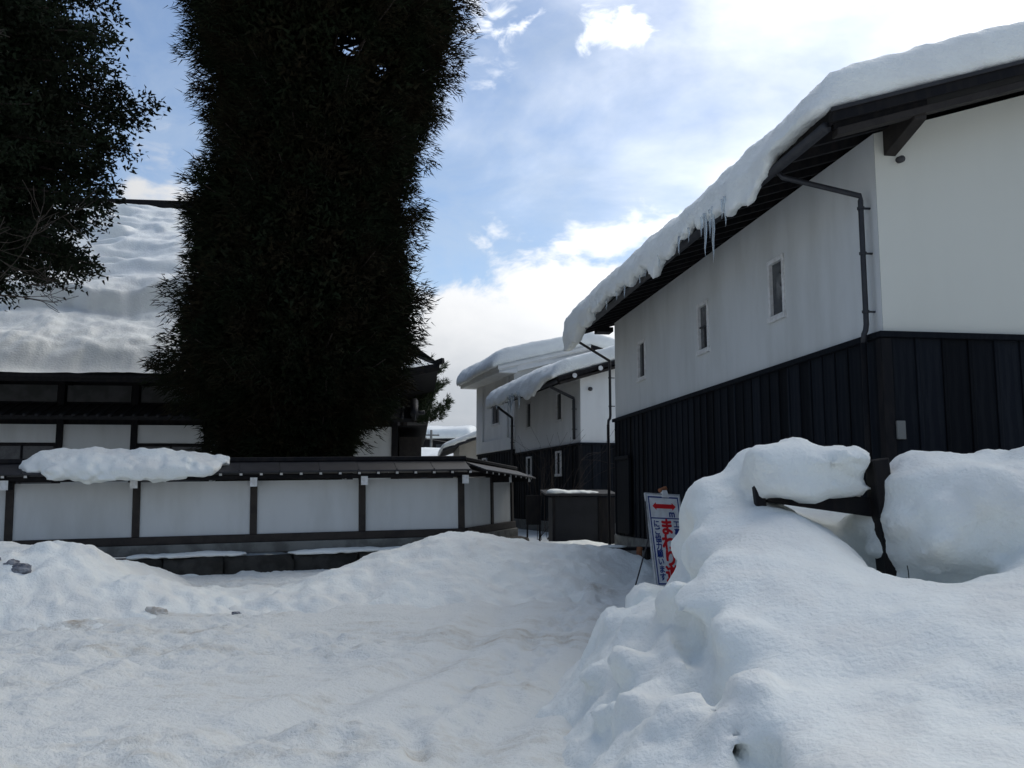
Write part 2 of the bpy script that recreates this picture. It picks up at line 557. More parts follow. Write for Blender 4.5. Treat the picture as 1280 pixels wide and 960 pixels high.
# ---- snow bank thrown up along the foot of the plaster wall
bank_pts = [(-6.67, 12.2, .97), (-6.14, 12.2, .90), (-5.58, 12.0, .95), (-5.31, 12.2, .80), (-5.09, 12.2, .64), (-4.71, 12.2, .27), (-4.34, 12.0, .43),
            (-3.94, 12.2, .33), (-3.55, 12.3, .28), (-3.19, 12.5, .33), (-2.62, 12.8, .57), (-1.80, 13.2, .74), (-1.38, 13.5, .81),
            (-.90, 14.0, 1.0), (-.48, 14.0, .98), (.12, 14.2, .86), (.74, 14.4, .80), (1.3, 14.4, .77), (1.75, 14.3, .70), (2.05, 14.3, .58),
            (-8, 12.2, .8), (-9.5, 12.2, .8), (-11, 12.2, .75),
            # foot of the slope
            (-11, 9.6, -.1), (-9, 9.7, -.1), (-7, 9.9, -.08), (-5.5, 10.1, -.06), (-4, 10.6, -.06), (-3, 11.0, -.04), (-2, 11.2, 0), (-1, 11.5, .05),
            (0, 11.9, .08), (.9, 12.4, .12), (1.5, 12.9, .14), (2.1, 13.3, .15), (2.6, 14.2, .15), (2.7, 15.2, .15),
            # face of the slope
            (-7.5, 10.9, .45), (-6, 10.9, .42), (-5, 11.1, .42), (-4.2, 11.2, .30), (-3, 11.8, .30), (-1.6, 12.2, .42), (-.6, 12.7, .55), (.4, 13.2, .5), (1.2, 13.6, .50), (1.75, 13.9, .45),
            # the hollow behind the crest
            (-8, 13.2, .45), (-6.6, 13.3, .5), (-5.6, 13.3, .55), (-5.0, 13.5, .50), (-4.4, 13.5, .22), (-3.8, 13.6, .10), (-3, 13.8, .16), (-2, 14.4, .55), (-1.2, 14.9, .62), (-.3, 15.2, .66),
            (.5, 15.6, .5), (1.2, 15.8, .45), (0, 16.6, .42), (-1, 16, .45), (2.2, 16.2, .3), (1.5, 18, .25), (-.5, 18, .25), (-3, 16, .25), (-6, 15.3, .25), (-9, 14.6, .25), (-11, 14, .25)]
bank_f = tps(bank_pts)


def bank_h(x, y):
    r = bank_f(x, y)
    face = sstep(13.2, 11.2, y - .18 * x * (x > 0)) 
    r = r + 0.07 * fbm(x, y, 0, 1.1, 4, .5, 31) + face * 0.055 * np.abs(fbm(x, y, 0, 2.2, 3, .55, 35)) - face * .03
    # fallen clods along the foot
    c = vnoise(x * 3.4, y * 3.4, .5, 44)
    r = r + 0.16 * np.maximum(0, c - .30) * face + .10 * np.maximum(0, vnoise(x * 5.7, y * 5.7, 2.5, 46) - .35) * face
    r = r + 0.022 * fbm(x, y, 0, 5, 4, .6, 50)
    return r


X0 = np.linspace(-10.5, 2.9, 430)
Y0 = np.linspace(9.4, 17.6, 260)
V, Q = grid_mesh('snow_bank', X0, Y0, bank_h)
gh = ground0(V[:, 0], V[:, 1])
keep = (V[:, 2] > gh - 0.09)
Q = Q[keep[Q].any(1)]
used = np.unique(Q)
remap = -np.ones(len(V), int)
remap[used] = np.arange(len(used))
o = link('snow_bank', np_mesh('snow_bank', V[used], remap[Q]), None, 'snow')
tag(o, 'long low ploughed snow bank in front of the white plaster wall', 'snow bank')

# ---- the big snow heap on the right, half burying a wooden rail
heap_pts = [(4.2, 7.6, 1.60), (3.68, 7.6, 1.66), (2.18, 7.3, 1.45), (1.87, 7.2, 1.62), (1.49, 7.2, 1.72), (1.81, 3.4, .553), (1.37, 3.6, .497), (1.04, 3.9, .414),
            (2.26, 4.2, .702), (1.74, 4.5, .645), (1.26, 4.7, .607), (1.02, 4.6, .588), (2.83, 5.2, .98), (2.29, 5.3, .95), (1.65, 5.4, .962), (1.14, 5.6, .942),
            (1.91, 6.2, 1.41), (1.75, 6.5, 1.50), (2.05, 6.35, 1.40), (1.43, 6.4, 1.401), (1.37, 6.9, 1.63), (3.35, 6.15, 1.32), (2.21, 6.3, 1.25), (2.38, 6.2, 1.06), (2.45, 5.75, .93), (2.75, 5.7, .94), (2.62, 6.0, .84), (2.9, 6.1, .90), (3.15, 5.7, 1.10), (3.6, 5.9, 1.32), (4.2, 6.0, 1.38), (2.0, 6.6, 1.42), (2.3, 6.9, 1.22),
            (4.2, 5.2, 1.0), (4.2, 4.2, .75), (3.0, 3.2, .5), (1.0, 3.0, .3), (2.0, 2.6, .3), (4.5, 8.6, 1.5), (1.5, 8.4, 1.2), (3, 8.6, 1.4), (5.5, 7, 1.6), (5.5, 5, 1.0), (5.5, 3, .5)]
heap_f = tps(heap_pts)
flank_pts = [(.5, 5.8, .24), (.47, 5.0, .20), (.56, 6.8, .30), (.6, 4.4, .24), (.64, 4.0, .2), (-.5, 3, -.4), (-.5, 5, -.4), (-.5, 7, -.4), (-.3, 8.5, -.35), (.2, 9.4, -.2), (.8, 10.2, -.15), (.3, 4.2, -.15), (.36, 5.2, -.12), (.32, 6.2, -.10), (.42, 7.5, -.10), (.75, 8.6, .05), (1.3, 9.4, .15), (.6, 5.2, .32), (.82, 4.7, .42), (.95, 5.6, .56), (.86, 6.5, .76), (1.0, 6.7, .95),
             (.66, 6.6, .5), (.6, 7.2, .42), (.95, 7.6, .6), (1.2, 8.2, .6), (.55, 4.2, .12), (.75, 3.6, .1), (.3, 3.3, -.2), (1.5, 5.5, .5), (1.5, 4.5, .3), (1.5, 7, .9), (2, 9, .4), (2.6, 9.8, .35), (3.0, 3.5, .2), (3, 7, .8)]
flank_f = tps(flank_pts)


def ell(X, Y, Z, c, r):
    k = np.sqrt(((X - c[0]) / r[0]) ** 2 + ((Y - c[1]) / r[1]) ** 2 + ((Z - c[2]) / r[2]) ** 2)
    return (k - 1) * min(r)


def heap_sdf(X, Y, Z):
    x2, y2 = X[:, :, 0], Y[:, :, 0]
    M = heap_f(x2, y2) + 0.055 * fbm(x2, y2, 0, 1.1, 4, .55, 61)
    fl = flank_f(x2, y2)
    Fk = fl + sstep(.0, .35, fl) * (0.09 * fbm(x2, y2, 0, 1.8, 4, .55, 65) + .16 * np.maximum(0, vnoise(x2 * 3.0, y2 * 3.0, 0, 67) - .15) + .10 * np.maximum(0, vnoise(x2 * 6.1, y2 * 6.1, 0, 68) - .2)) + .02 * fbm(x2, y2, 0, 2.5, 3, .5, 69)
    xb = 1.06 + .30 * (np.clip(y2 - 4.4, 0, 3) / 2.5) ** 1.4 + .10 * fbm(x2 * 0, y2, 0, 1.9, 3, .5, 70)
    wob = .13 * vnoise(X * 2.1, Y * 2.1, Z * 2.8, 72) + .07 * vnoise(X * 4.9, Y * 4.9, Z * 5.5, 71)
    top = (Z - M[:, :, None]) * .85
    main = smax(top, (xb[:, :, None] - X + wob) * .95, .32)
    main = smax(main, Y - 8.35, .5)
    # snow pillow on the rail
    def rbox(c, hb, r):
        q = [np.abs(a_ - c_) - (h_ - r) for a_, c_, h_ in zip((X, Y, Z), c, hb)]
        return np.sqrt(sum(np.maximum(v, 0) ** 2 for v in q)) + np.minimum(np.maximum(np.maximum(q[0], q[1]), q[2]), 0) - r
    pil = rbox((2.12, 6.74, 1.655), (.41, .40, .215), .15) + .10 * (X - 2.1) * (Z > 1.6) * .6
    pil = pil + .075 * fbm(X, Y, Z, 2.6, 4, .6, 73)
    pil = smin(pil, ell(X, Y, Z, (1.86, 7.0, 1.62), (.26, .30, .19)), .12)
    pil = smax(pil, (1.475 - .09 * (X - 2.1) + .035 * vnoise(X * 9, Y * 3, X * 0, 75) + .02 * vnoise(X * 21, Y * 9, X * 0, 76)) - Z, .03)
    # overhanging right lump
    lump = ell(X, Y, Z, (3.35, 6.62, 1.36), (.80, .74, .42))
    lump = smin(lump, ell(X, Y, Z, (2.87, 6.46, 1.42), (.36, .42, .37)), .16)
    lump = smin(lump, ell(X, Y, Z, (2.75, 6.40, 1.20), (.19, .26, .24)), .12)
    lump = smin(lump, ell(X, Y, Z, (4.3, 6.9, 1.32), (.9, .75, .42)), .3)
    lump = lump - .045 + .09 * fbm(X, Y, Z, 1.9, 4, .5, 77)
    pit = ell(X, Y, Z, (2.68, 6.05, .95), (.42, .33, .25))
    pit = smin(pit, ell(X, Y, Z, (2.45, 6.55, 1.15), (.24, .32, .24)), .1)
    main = smax(main, -pit, .07)
    main = smin(main, lump, .09)
    main = smin(main, pil, .03)
    body = smin(main, (Z - Fk[:, :, None]) * .8, .045)
    gr = [(1.16, 6.5, .98), (1.08, 5.9, .78), (1.04, 5.4, .60), (1.0, 4.9, .45), (1.0, 4.4, .36), (1.06, 3.9, .28), (1.1, 3.3, .2)]
    tr = None
    wv = .05 * fbm(X, Y, Z, 3.0, 2, .5, 90)
    for p_, q_ in zip(gr[:-1], gr[1:]):
        p_, q_ = np.array(p_), np.array(q_)
        dq = q_ - p_
        tt = np.clip(((X - p_[0]) * dq[0] + (Y - p_[1]) * dq[1] + (Z - p_[2]) * dq[2]) / (dq @ dq), 0, 1)
        e = np.sqrt((X - p_[0] - tt * dq[0]) ** 2 + (Y - p_[1] - tt * dq[1]) ** 2 + ((Z - p_[2] - tt * dq[2]) * .7) ** 2) - .07
        tr = e if tr is None else np.minimum(tr, e)
    body = smax(body, -(tr + wv), .07)
    # blocks of ploughed snow stuck to the broken left side
    chn = .05 * fbm(X, Y, Z, 3.2, 3, .55, 95)
    for c, r_ in (((1.58, 6.95, 1.44), (.21, .25, .22)), ((1.36, 6.45, 1.10), (.19, .22, .20)), ((1.12, 6.15, .80), (.17, .2, .17)), ((1.24, 5.25, .70), (.17, .24, .18)), ((1.16, 4.55, .50), (.15, .22, .16)),
                  ((.84, 6.75, .56), (.19, .2, .16)), ((.76, 5.85, .46), (.17, .2, .15)), ((.70, 5.15, .34), (.16, .18, .13)), ((.86, 4.75, .40), (.13, .15, .11)), ((.60, 6.3, .30), (.15, .17, .12)),
                  ((.58, 5.55, .26), (.12, .14, .11)), ((.82, 4.15, .22), (.14, .15, .11)), ((1.05, 7.25, .66), (.2, .22, .18))):
        body = smin(body, ell(X, Y, Z, c, r_) + chn, .075)
    for c, r_ in (((1.03, 5.45, .72), (.09, .12, .16)), ((1.02, 4.78, .48), (.07, .09, .12)), ((1.12, 4.2, .33), (.06, .07, .1))):
        body = smax(body, -ell(X, Y, Z, c, r_), .06)
    return body


V, Q = surface_nets(heap_sdf, (-.5, 2.4, -.16), (4.9, 9.9, 2.05), .042)
V[:, 2] += (.012 + .016 * (V[:, 0] < 1.05)) * fbm(V[:, 0], V[:, 1], V[:, 2], 5, 4, .6, 80)
V[:, 0] += .006 * fbm(V[:, 0], V[:, 1], V[:, 2], 6, 3, .6, 83)
o = link('snow_heap', np_mesh('snow_heap', V, Q), None, 'snow')
tag(o, 'big rounded heap of snow in the right foreground burying a dark rail', 'snow heap')

# wooden rail frame poking out of the heap
rail = thing('wooden_rail', 'dark wooden rail with leaning posts poking out of the big snow heap', 'railing', (2.15, 6.52, 0))
b = MB(); b.bar((-.36, .0, 1.53), (.47, .02, 1.415), .05, .125); b.build('rail_board', 'dark_wood', rail, .006)
b = MB(); b.bar((-.36, .16, .9), (.47, .18, .85), .05, .125); b.build('rail_board', 'dark_wood', rail, .006)
b = MB(); b.bar((-.28, .02, 0.1), (-.43, .02, 1.69), .07, .085, up=(0, 1, 0)); b.build('post', 'dark_wood', rail, .008)
b = MB(); b.hexa([(.46, -.12, .1), (.56, -.12, .1), (.56, .06, .1), (.46, .06, .1)], [(.34, -.14, 1.755), (.45, -.14, 1.775), (.45, .04, 1.775), (.34, .04, 1.755)]); b.build('post', 'dark_wood', rail, .008)


# ================================================================== STOREHOUSES
def add_window(parent, x, yc, z0, z1, wd, m_frame='white_paint', style='bars', proud=.022, depth=.045):
    """window in the wall plane at local x (facing -x): frame > pane, bars"""
    y0, y1 = yc - wd / 2, yc + wd / 2
    f = .042
    mb = MB()
    mb.box((x - proud, y0 - .012, z0), (x + depth, y0 + f, z1)); mb.box((x - proud, y1 - f, z0), (x + depth, y1 + .012, z1))
    mb.box((x - proud - .004, y0 - .012, z1 - f), (x + depth - .004, y1 + .012, z1 + .014)); mb.box((x - proud - .02, y0 - .03, z0 - .03), (x + depth - .004, y1 + .03, z0 + f))
    wnd = mb.build('window', m_frame, parent, .004)
    MB().box((x + .026, y0 + f, z0 + f), (x + .036, y1 - f, z1 - f)).build('pane', 'pane', wnd)
    if style == 'cross':
        zm = z0 + (z1 - z0) * .53
        MB().box((x + .002, y0 + f, zm - .012), (x + .025, y1 - f, zm + .012)).build('glazing_bar', 'shutter', wnd)
        MB().box((x + .004, yc - .01, z0 + f), (x + .024, yc + .01, zm - .012)).build('glazing_bar', 'shutter', wnd)
    elif style == 'bracket':
        for k in range(3):
            zz = z0 + (z1 - z0) * (.28 + .22 * k)
            MB().box((x - .02, y0 + f, zz), (x + .025, y0 + f + .055, zz + .035)).build('hinge', 'shutter', wnd)
        MB().box((x + .004, y0 + f + .004, z0 + f), (x + .022, y0 + f + .018, z1 - f)).build('glazing_bar', 'shutter', wnd)
    else:
        MB().box((x + .002, yc - .012, z0 + f), (x + .025, yc + .012, z1 - f)).build('glazing_bar', 'shutter', wnd)
    return wnd


def downpipe(parent, p_eave, p_wall, z_bot, x_out, r=.035, jog=None, brackets=()):
    """from the gutter slanting in to the wall, then down"""
    pts = [p_eave, (p_eave[0] + (p_wall[0] - p_eave[0]) * .06, p_eave[1] + (p_wall[1] - p_eave[1]) * .06, p_eave[2] - .07), p_wall]
    x, y, z = p_wall
    pts.append((x, y, z - .05))
    if jog:
        jz, jx = jog
        pts += [(x, y, jz + .14), (x - .01, y, jz + .08), (jx + .01, y, jz + .04), (jx, y, jz - .06)]
        MB().tube([(jx, y, jz - .05), (jx, y, z_bot)], r * 1.08, 10).build('lower_downpipe', 'dark_wood', parent, smooth=True)
    else:
        pts.append((x, y, z_bot))
    dp = MB().tube(pts, r, 10).build('downpipe', 'pipe', parent, smooth=True)
    for bz in brackets:
        MB().tube([(x, y, bz - .012), (x, y, bz + .012)], r * 1.35, 10).box((x, y - .012, bz - .008), (x_out, y + .012, bz + .008)).build('bracket', 'pipe', dp)
    return dp


def storehouse(name, label, loc, rotz, L, W, zb, zdiv, ztop, pitch, eo, vo_n, vo_f, wins, lowwins, bsp, plaster='plaster', gable_plaster=None,
               rafter_sp=.42, zf=.74, boards=True, detail=True, barge='dark_wood'):
    T = thing(name, label, 'storehouse', loc, rotz)
    zr = lambda x: ztop + pitch * (W / 2 - abs(x - W / 2))
    # walls
    mb = MB()
    holes = [(yc - wd / 2, yc + wd / 2, a, b_) for yc, a, b_, wd, st in wins]
    wall_panel(mb, (0, 0, 0), (0, 1, 0), (-1, 0, 0), L, zb, lambda u: ztop, holes)
    mb.add([(W, 0, zb), (W, L, zb), (W, L, ztop), (W, 0, ztop)], [(0, 1, 2, 3)])
    mb.add([(0, L, zb), (W, L, zb), (W, L, ztop), (W / 2, L, zr(W / 2)), (0, L, ztop)], [(0, 1, 2, 3, 4)])
    mb.build('plaster_wall', plaster, T)
    mb = MB()
    mb.add([(0.002, 0, zb), (W, 0, zb), (W, 0, ztop), (W / 2, 0, zr(W / 2)), (0.002, 0, ztop)], [(0, 1, 2, 3, 4)])
    mb.build('gable_wall', gable_plaster or plaster, T)
    MB().box((-.05, -.05, 0), (W + .05, L + .05, zf)).build('foundation', 'concrete', T, .01)
    if boards:
        bm_ = MB().box((-.026, .004, zf + .004), (-.006, bsp - .004, zdiv - .02)).mesh('board', .003)
        tm = MB().box((-.046, -.021, zf + .01), (-.026, .021, zdiv - .025)).mesh('batten', .004)
        bm_.materials.append(MATS['board']); tm.materials.append(MATS['board'])
        n = int(L / bsp)
        off = (L - n * bsp) / 2
        for i in range(n):
            q = link('board', bm_, T); q.location = (rnd.uniform(-.002, .002), off + i * bsp, 0)
        for i in range(n + 1):
            q = link('batten', tm, T); q.location = (0, off + i * bsp, 0)
        n = int(W / bsp)
        off = .05
        for i in range(n):
            q = link('board', bm_, T); q.rotation_euler = (0, 0, R(90)); q.location = (off + (i + 1) * bsp, rnd.uniform(-.002, .002), 0)
        for i in range(n + 1):
            q = link('batten', tm, T); q.rotation_euler = (0, 0, R(90)); q.location = (off + i * bsp, 0, 0)
        MB().box((-.075, -.005, zdiv - .03), (-.001, L + .03, zdiv + .035)).build('drip_trim', 'board', T, .006)
        MB().box((-.075, -.078, zdiv - .028), (W, -.006, zdiv + .033)).build('drip_trim', 'board', T, .006)
        MB().box((-.056, -.056, zf + .006), (.05, -.047, zdiv - .035)).box((-.057, -.047, zf + .006), (-.047, .05, zdiv - .035)).build('corner_board', 'dark_wood', T)
    for yc, a, b_, wd, st in wins:
        add_window(T, 0, yc, a, b_, wd, style=st)
    for yc, a, b_, wd in lowwins:
        add_window(T, -.05, yc, a, b_, wd, style='cross', depth=.045, proud=.03)
    # roof
    th = .055
    ro = .10                            # rafter depth below the roof deck
    def roof_side(mb, x0, x1, y0, y1, lo, hi):
        za = lambda x: zr(x) if 0 <= x <= W else ztop + pitch * (x if x < 0 else W - x)
        mb.hexa([(x0, y0, za(x0) + lo), (x1, y0, za(x1) + lo), (x1, y1, za(x1) + lo), (x0, y1, za(x0) + lo)],
                [(x0, y0, za(x0) + hi), (x1, y0, za(x1) + hi), (x1, y1, za(x1) + hi), (x0, y1, za(x0) + hi)])
    mb = MB()
    roof_side(mb, -eo, W / 2, -vo_n, L + vo_f, ro, ro + th)
    roof_side(mb, W / 2, W + eo, -vo_n, L + vo_f, ro, ro + th)
    roof = mb.build('roof', 'soffit' if barge == 'dark_wood' else 'plaster_bright', T)
    ze = ztop - pitch * eo
    if rafter_sp:
        n = int((L + vo_n + vo_f - .1) / rafter_sp)
        rm = MB()
        roof_side(rm, -eo + .03, .25, 0, .06, 0, ro - .002)
        rm = rm.mesh('rafter'); rm.materials.append(MATS['dark_wood'])
        for i in range(n + 1):
            q = link('rafter', rm, roof); q.location = (0, -vo_n + .05 + i * rafter_sp, 0)
    # fascia along the eave, barge boards on the near gable
    MB().box((-eo - .03, -vo_n - .005, ze + .03), (-eo, L + vo_f, ze + ro + th + .03)).build('fascia', barge, roof, .005)
    mb = MB()
    roof_side(mb, -eo - .032, W / 2, -vo_n - .05, -vo_n - .006, .045, ro + th + .012)
    mb.build('bargeboard', barge, roof, .005)
    mb = MB()
    roof_side(mb, -eo - .05, W / 2, -vo_n - .075, -vo_n - .052, ro + .045, ro + th + .03)
    mb.build('verge_flashing', 'metal_roof' if barge == 'dark_wood' else 'plaster', roof, .004)
    mb = MB()
    roof_side(mb, W / 2, W + eo, -vo_n - .05, -vo_n - .006, -.02, ro + th + .05)
    mb.build('bargeboard', 'dark_wood', roof, .005)
    mb = MB()
    roof_side(mb, -eo + .05, W / 2, -vo_n + .01, -vo_n + .13, -.075, -.003)
    mb.build('verge_rafter', 'brown_wood' if barge == 'dark_wood' else 'plaster', roof, .004)
    return T, roof, ze


A_LOC, A_ROT = (3.667, 9.0, 0.0), R(8.3)
ZT, PI_ = 5.165, .305
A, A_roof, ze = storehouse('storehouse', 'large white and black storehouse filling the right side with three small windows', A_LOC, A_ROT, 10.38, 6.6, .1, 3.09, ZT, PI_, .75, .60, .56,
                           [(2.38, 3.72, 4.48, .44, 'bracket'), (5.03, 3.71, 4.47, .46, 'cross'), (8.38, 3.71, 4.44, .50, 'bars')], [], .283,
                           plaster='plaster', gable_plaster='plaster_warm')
# bracket beams that carry the verge
for xx in (0.10, 2.1, 4.5):
    zz = ZT + PI_ * min(xx, 6.6 - xx)
    mb = MB(); mb.hexa([(xx, -.56, zz - .10), (xx + .13, -.56, zz - .10), (xx + .13, 0, zz - .26), (xx, 0, zz - .26)], [(xx, -.56, zz + .02), (xx + .13, -.56, zz + .04), (xx + .13, 0, zz + .04), (xx, 0, zz + .02)])
    mb.build('bracket_beam', 'brown_wood', A, .006)
MB().box((-.35, 10.385, 4.98), (-.02, 10.75, 5.08)).build('purlin_end', 'dark_wood', A, .006)
MB().tube([(-.80, -.55, ze + .02), (-.80, 10.85, ze - .015)], .055, 10).build('gutter', 'pipe', A, smooth=True)
downpipe(A, (-.78, .56, ze - .01), (-.10, .13, 4.55), .3, 0, .028, (3.08, -.14), (3.35, 3.95, 4.42))
downpipe(A, (-.78, 10.78, ze - .03), (-.10, 10.43, 4.36), .3, 0, .028, (3.06, -.15), (3.4, 4.0))
# blank vent, meter plate, narrow side door
MB().tube([(.26, 0, 4.90), (.26, -.07, 4.89)], .035, 10).build('vent', 'shutter', A, smooth=True)
MB().box((.055, -.075, 2.06), (.145, -.047, 2.24)).build('meter_plate', 'concrete', A, .004)
mb = MB(); mb.box((-.095, 9.1, .80), (-.05, 10.05, 2.25)); mb.box((-.12, 9.05, 2.25), (-.05, 10.10, 2.32)); mb.box((-.11, 9.05, .78), (-.05, 9.12, 2.25)); mb.box((-.11, 10.03, .78), (-.05, 10.10, 2.25))
mb.build('side_door', 'board', A, .005)


def roof_snow(name, label, loc, rotz, L, W, zt, pitch, eo, vo_n, vo_f, T0, hang, h, seed, icicles=(), z_off=.165, near_clear=.6):
    xe = -eo - .04
    zr = lambda x: zt + z_off + pitch * (W / 2 - np.abs(x - W / 2))

    def sdf(X, Y, Z):
        x2, y2 = X[:, :, 0], Y[:, :, 0]
        y1 = y2[0]
        xs_ = W / 2 - np.abs(x2 - W / 2)
        Tt = T0 * (1 + .08 * fbm(x2, y2, 0, .35, 2, .4, seed) + .010 * vnoise(x2 * 2.3, y2 * 2.3, 0, seed + 5))
        ed = xe - .20 - .07 * fbm(x2 * 0, y2, 0, .6, 2, .5, seed + 9) - .018 * fbm(x2 * 0, y2, 0, 3.5, 2, .5, seed + 10)
        hg = hang * (sstep(near_clear * .3, near_clear * 2.6, y2)) * (.75 + .6 * fbm(x2 * 0, y2, 0, .9, 2, .5, seed + 12) + .22 * fbm(x2 * 0, y2, 0, 3.1, 4, .75, seed + 13))
        nb = -np.maximum(hg, 0) * sstep(xe + .10, xe - .08, xs_)
        n = (Z - zr(x2)[:, :, None])
        wob = .022 * vnoise(X[:, :, :1] * 0, Y * .9, Z * 5.5, seed + 20)
        d = smax(n - Tt[:, :, None], (ed[:, :, None] - xs_[:, :, None]) * .9 + wob, T0 * 1.0)
        d = smax(d, nb[:, :, None] - n, .05)
        d = smax(d, (-vo_n - .09) - Y + wob, .16)
        return smax(d, Y - (L + vo_f + .06), T0 * .5)
    V, Q = surface_nets(sdf, (xe - .5, -vo_n - .3, zt - pitch * eo - .45), (W + eo + .4, L + vo_f + .3, zt + z_off + pitch * W / 2 + T0 * 1.5), h)
    dn = .014 * fbm(V[:, 0], V[:, 1], V[:, 2] * 2, 3.4, 4, .6, seed + 30)
    V[:, 2] += dn
    V[:, 0] -= dn * .8
    V[:, 1] -= .6 * np.abs(dn) * (V[:, 1] < -vo_n + .2)
    o = link(name, np_mesh(name, V, Q), None, 'roof_snow_mat')
    o.location = loc
    o.rotation_euler = (0, 0, rotz)
    tag(o, label, 'roof snow')
    for (y, z, ln, r) in icicles:
        pts, rr = [], []
        for k in range(6):
            t_ = k / 5
            pts.append((xe - .16 + rnd.uniform(-.008, .008), y + rnd.uniform(-.006, .006) + .06 * t_ * ln, z + .06 - (ln + .06) * t_))
            rr.append(r * (1 - t_) ** .8 + .0015)
        MB().tube(pts, rr, 7).build('icicle', 'ice', o, smooth=True)
    return o


ic = []
for y, ln, r in ((1.62, .30, .020), (1.72, .18, .016), (2.02, .62, .028), (2.12, .30, .02), (2.28, .50, .026), (2.42, .20, .016), (2.9, .14, .014), (3.3, .20, .016), (4.2, .16, .015), (4.9, .13, .015), (5.2, .16, .016), (5.75, .10, .012), (6.1, .18, .016), (6.6, .12, .014), (7.3, .14, .016), (8.2, .10, .013)):
    ic.append((y, ze + .0, ln, r))
roof_snow('roof_snow', 'thick snow slab with icicles over the eave of the large right storehouse', A_LOC, A_ROT, 10.38, 6.6, ZT, PI_,   .75, .60, .56, .47, .36, .055, 100, ic, near_clear=.5)

# ---- second storehouse further down the lane
B_LOC, B_ROT = (2.007, 27.0, 0), R(15.6)
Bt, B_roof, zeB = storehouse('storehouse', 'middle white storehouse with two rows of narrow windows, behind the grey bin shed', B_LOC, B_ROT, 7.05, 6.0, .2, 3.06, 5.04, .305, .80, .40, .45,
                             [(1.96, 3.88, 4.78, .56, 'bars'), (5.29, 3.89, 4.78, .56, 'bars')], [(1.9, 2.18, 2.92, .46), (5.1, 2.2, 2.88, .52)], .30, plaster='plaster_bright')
downpipe(Bt, (-.84, .30, zeB - .0), (-.10, .30, 4.42), 3.2, 0, .045, None, (3.5, 4.1))
downpipe(Bt, (-.84, 6.5, zeB - .0), (-.10, 7.10, 4.40), 1.2, 0, .045, None, (3.5, 4.1))
MB().tube([(-.86, -.35, zeB + .02), (-.86, 7.4, zeB)], .055, 8).build('gutter', 'pipe', Bt, smooth=True)
MB().tube([(.30, 0, 4.68), (.30, -.08, 4.67)], .06, 10).build('vent', 'shutter', Bt, smooth=True)
for xx in (.55, 1.35):
    MB().tube([(xx - .9, -.50, 5.04 + .305 * (xx - .9) + .06), (xx - .9, -.53, 5.04 + .305 * (xx - .9) + .06)], .07, 10).build('purlin_end', 'white_paint', Bt)
icb = [(4.0, zeB + .02, .55, .09), (3.75, zeB + .05, .28, .06), (3.0, zeB, .5, .06), (3.15, zeB + .05, .22, .05), (4.3, zeB + .05, .3, .06), (5.0, zeB, .2, .04), (5.9, zeB, .24, .04)]
roof_snow('roof_snow', 'snow slab with long ragged icicles on the middle storehouse roof', B_LOC, B_ROT, 7.05, 6.0, 5.04, .305, .80, .40, .45, .50, .24, .085, 150, icb)

# ---- third storehouse, all white under the eaves
C_LOC, C_ROT = (.075 - .0, 34.75, 0), R(18)
Ct, C_roof, zeC = storehouse('storehouse', 'farthest tall white storehouse with plastered eaves and pilasters', C_LOC, C_ROT, 4.9, 6.0, .2, 3.26, 6.40, .26, .72, .35, .42,
                             [(2.35, 4.40, 5.22, 1.05, 'bars')], [(3.75, 2.4, 3.1, .6)], .34, plaster='plaster_bright', rafter_sp=None, barge='plaster_bright')
for y0, y1 in ((4.05, 4.9), (.62, 1.12)):
    MB().box((-.09, y0, 3.31), (-.004, y1, 6.15)).build('pilaster', 'plaster_bright', Ct, .01)
MB().box((-.088, 1.124, 3.31), (-.004, 4.046, 3.78)).build('plinth_band', 'plaster_bright', Ct, .01)
MB().box((-.086, 0.0, 3.31), (-.004, .616, 3.78)).build('plinth_band', 'plaster_bright', Ct, .01)
mb = MB()
mb.hexa([(-.70, -.33, 6.14), (.0, -.33, 6.14), (.0, 5.3, 6.14), (-.70, 5.3, 6.14)], [(-.70, -.33, 6.30), (.3, -.33, 6.56), (.3, 5.3, 6.56), (-.70, 5.3, 6.30)])
mb.build('plastered_eave', 'plaster_bright', Ct, .02)
mb = MB()
mb.hexa([(0.0, -.34, 6.20), (3, -.34, 6.98), (3, -.003, 6.98), (0.0, -.003, 6.20)], [(0.0, -.34, 6.48), (3, -.34, 7.26), (3, -.003, 7.26), (0.0, -.003, 6.48)])
mb.build('plastered_eave', 'plaster_bright', Ct, .02)
roof_snow('roof_snow', 'smooth curved snow cap on the farthest white storehouse', C_LOC, C_ROT, 4.9, 6.0, 6.40, .26, .72, .35, .42, .62, .12, .10, 190)

# ---- grey bin shed and clutter in the lane
bs = thing('bin_shed', 'low dark grey panelled bin shed with snow on its lid beside the lane', 'shed', (1.0, 22.0, .3), R(6))
mb = MB(); mb.box((0, 0, 0), (1.05, .03, 1.22)); mb.build('front_panel', 'grey_panel', bs, .008)
mb = MB(); mb.box((-.03, .03, 0), (0.01, .8, 1.2)); mb.build('side_panel', 'grey_panel', bs, .008)
mb = MB(); mb.box((1.04, .03, 0), (1.46, .8, 1.2)); mb.build('side_panel', 'dark_wood', bs, .008)
for xx in (-.05, 1.05):
    MB().box((xx, -.03, 0), (xx + .07, -.002, 1.24)).build('post', 'dark_wood', bs, .006)
mb = MB(); mb.hexa([(-.22, -.14, 1.24), (1.5, -.14, 1.24), (1.5, .85, 1.34), (-.22, .85, 1.34)], [(-.22, -.14, 1.29), (1.5, -.14, 1.29), (1.5, .85, 1.39), (-.22, .85, 1.39)]); mb.build('lid', 'metal_roof', bs, .006)


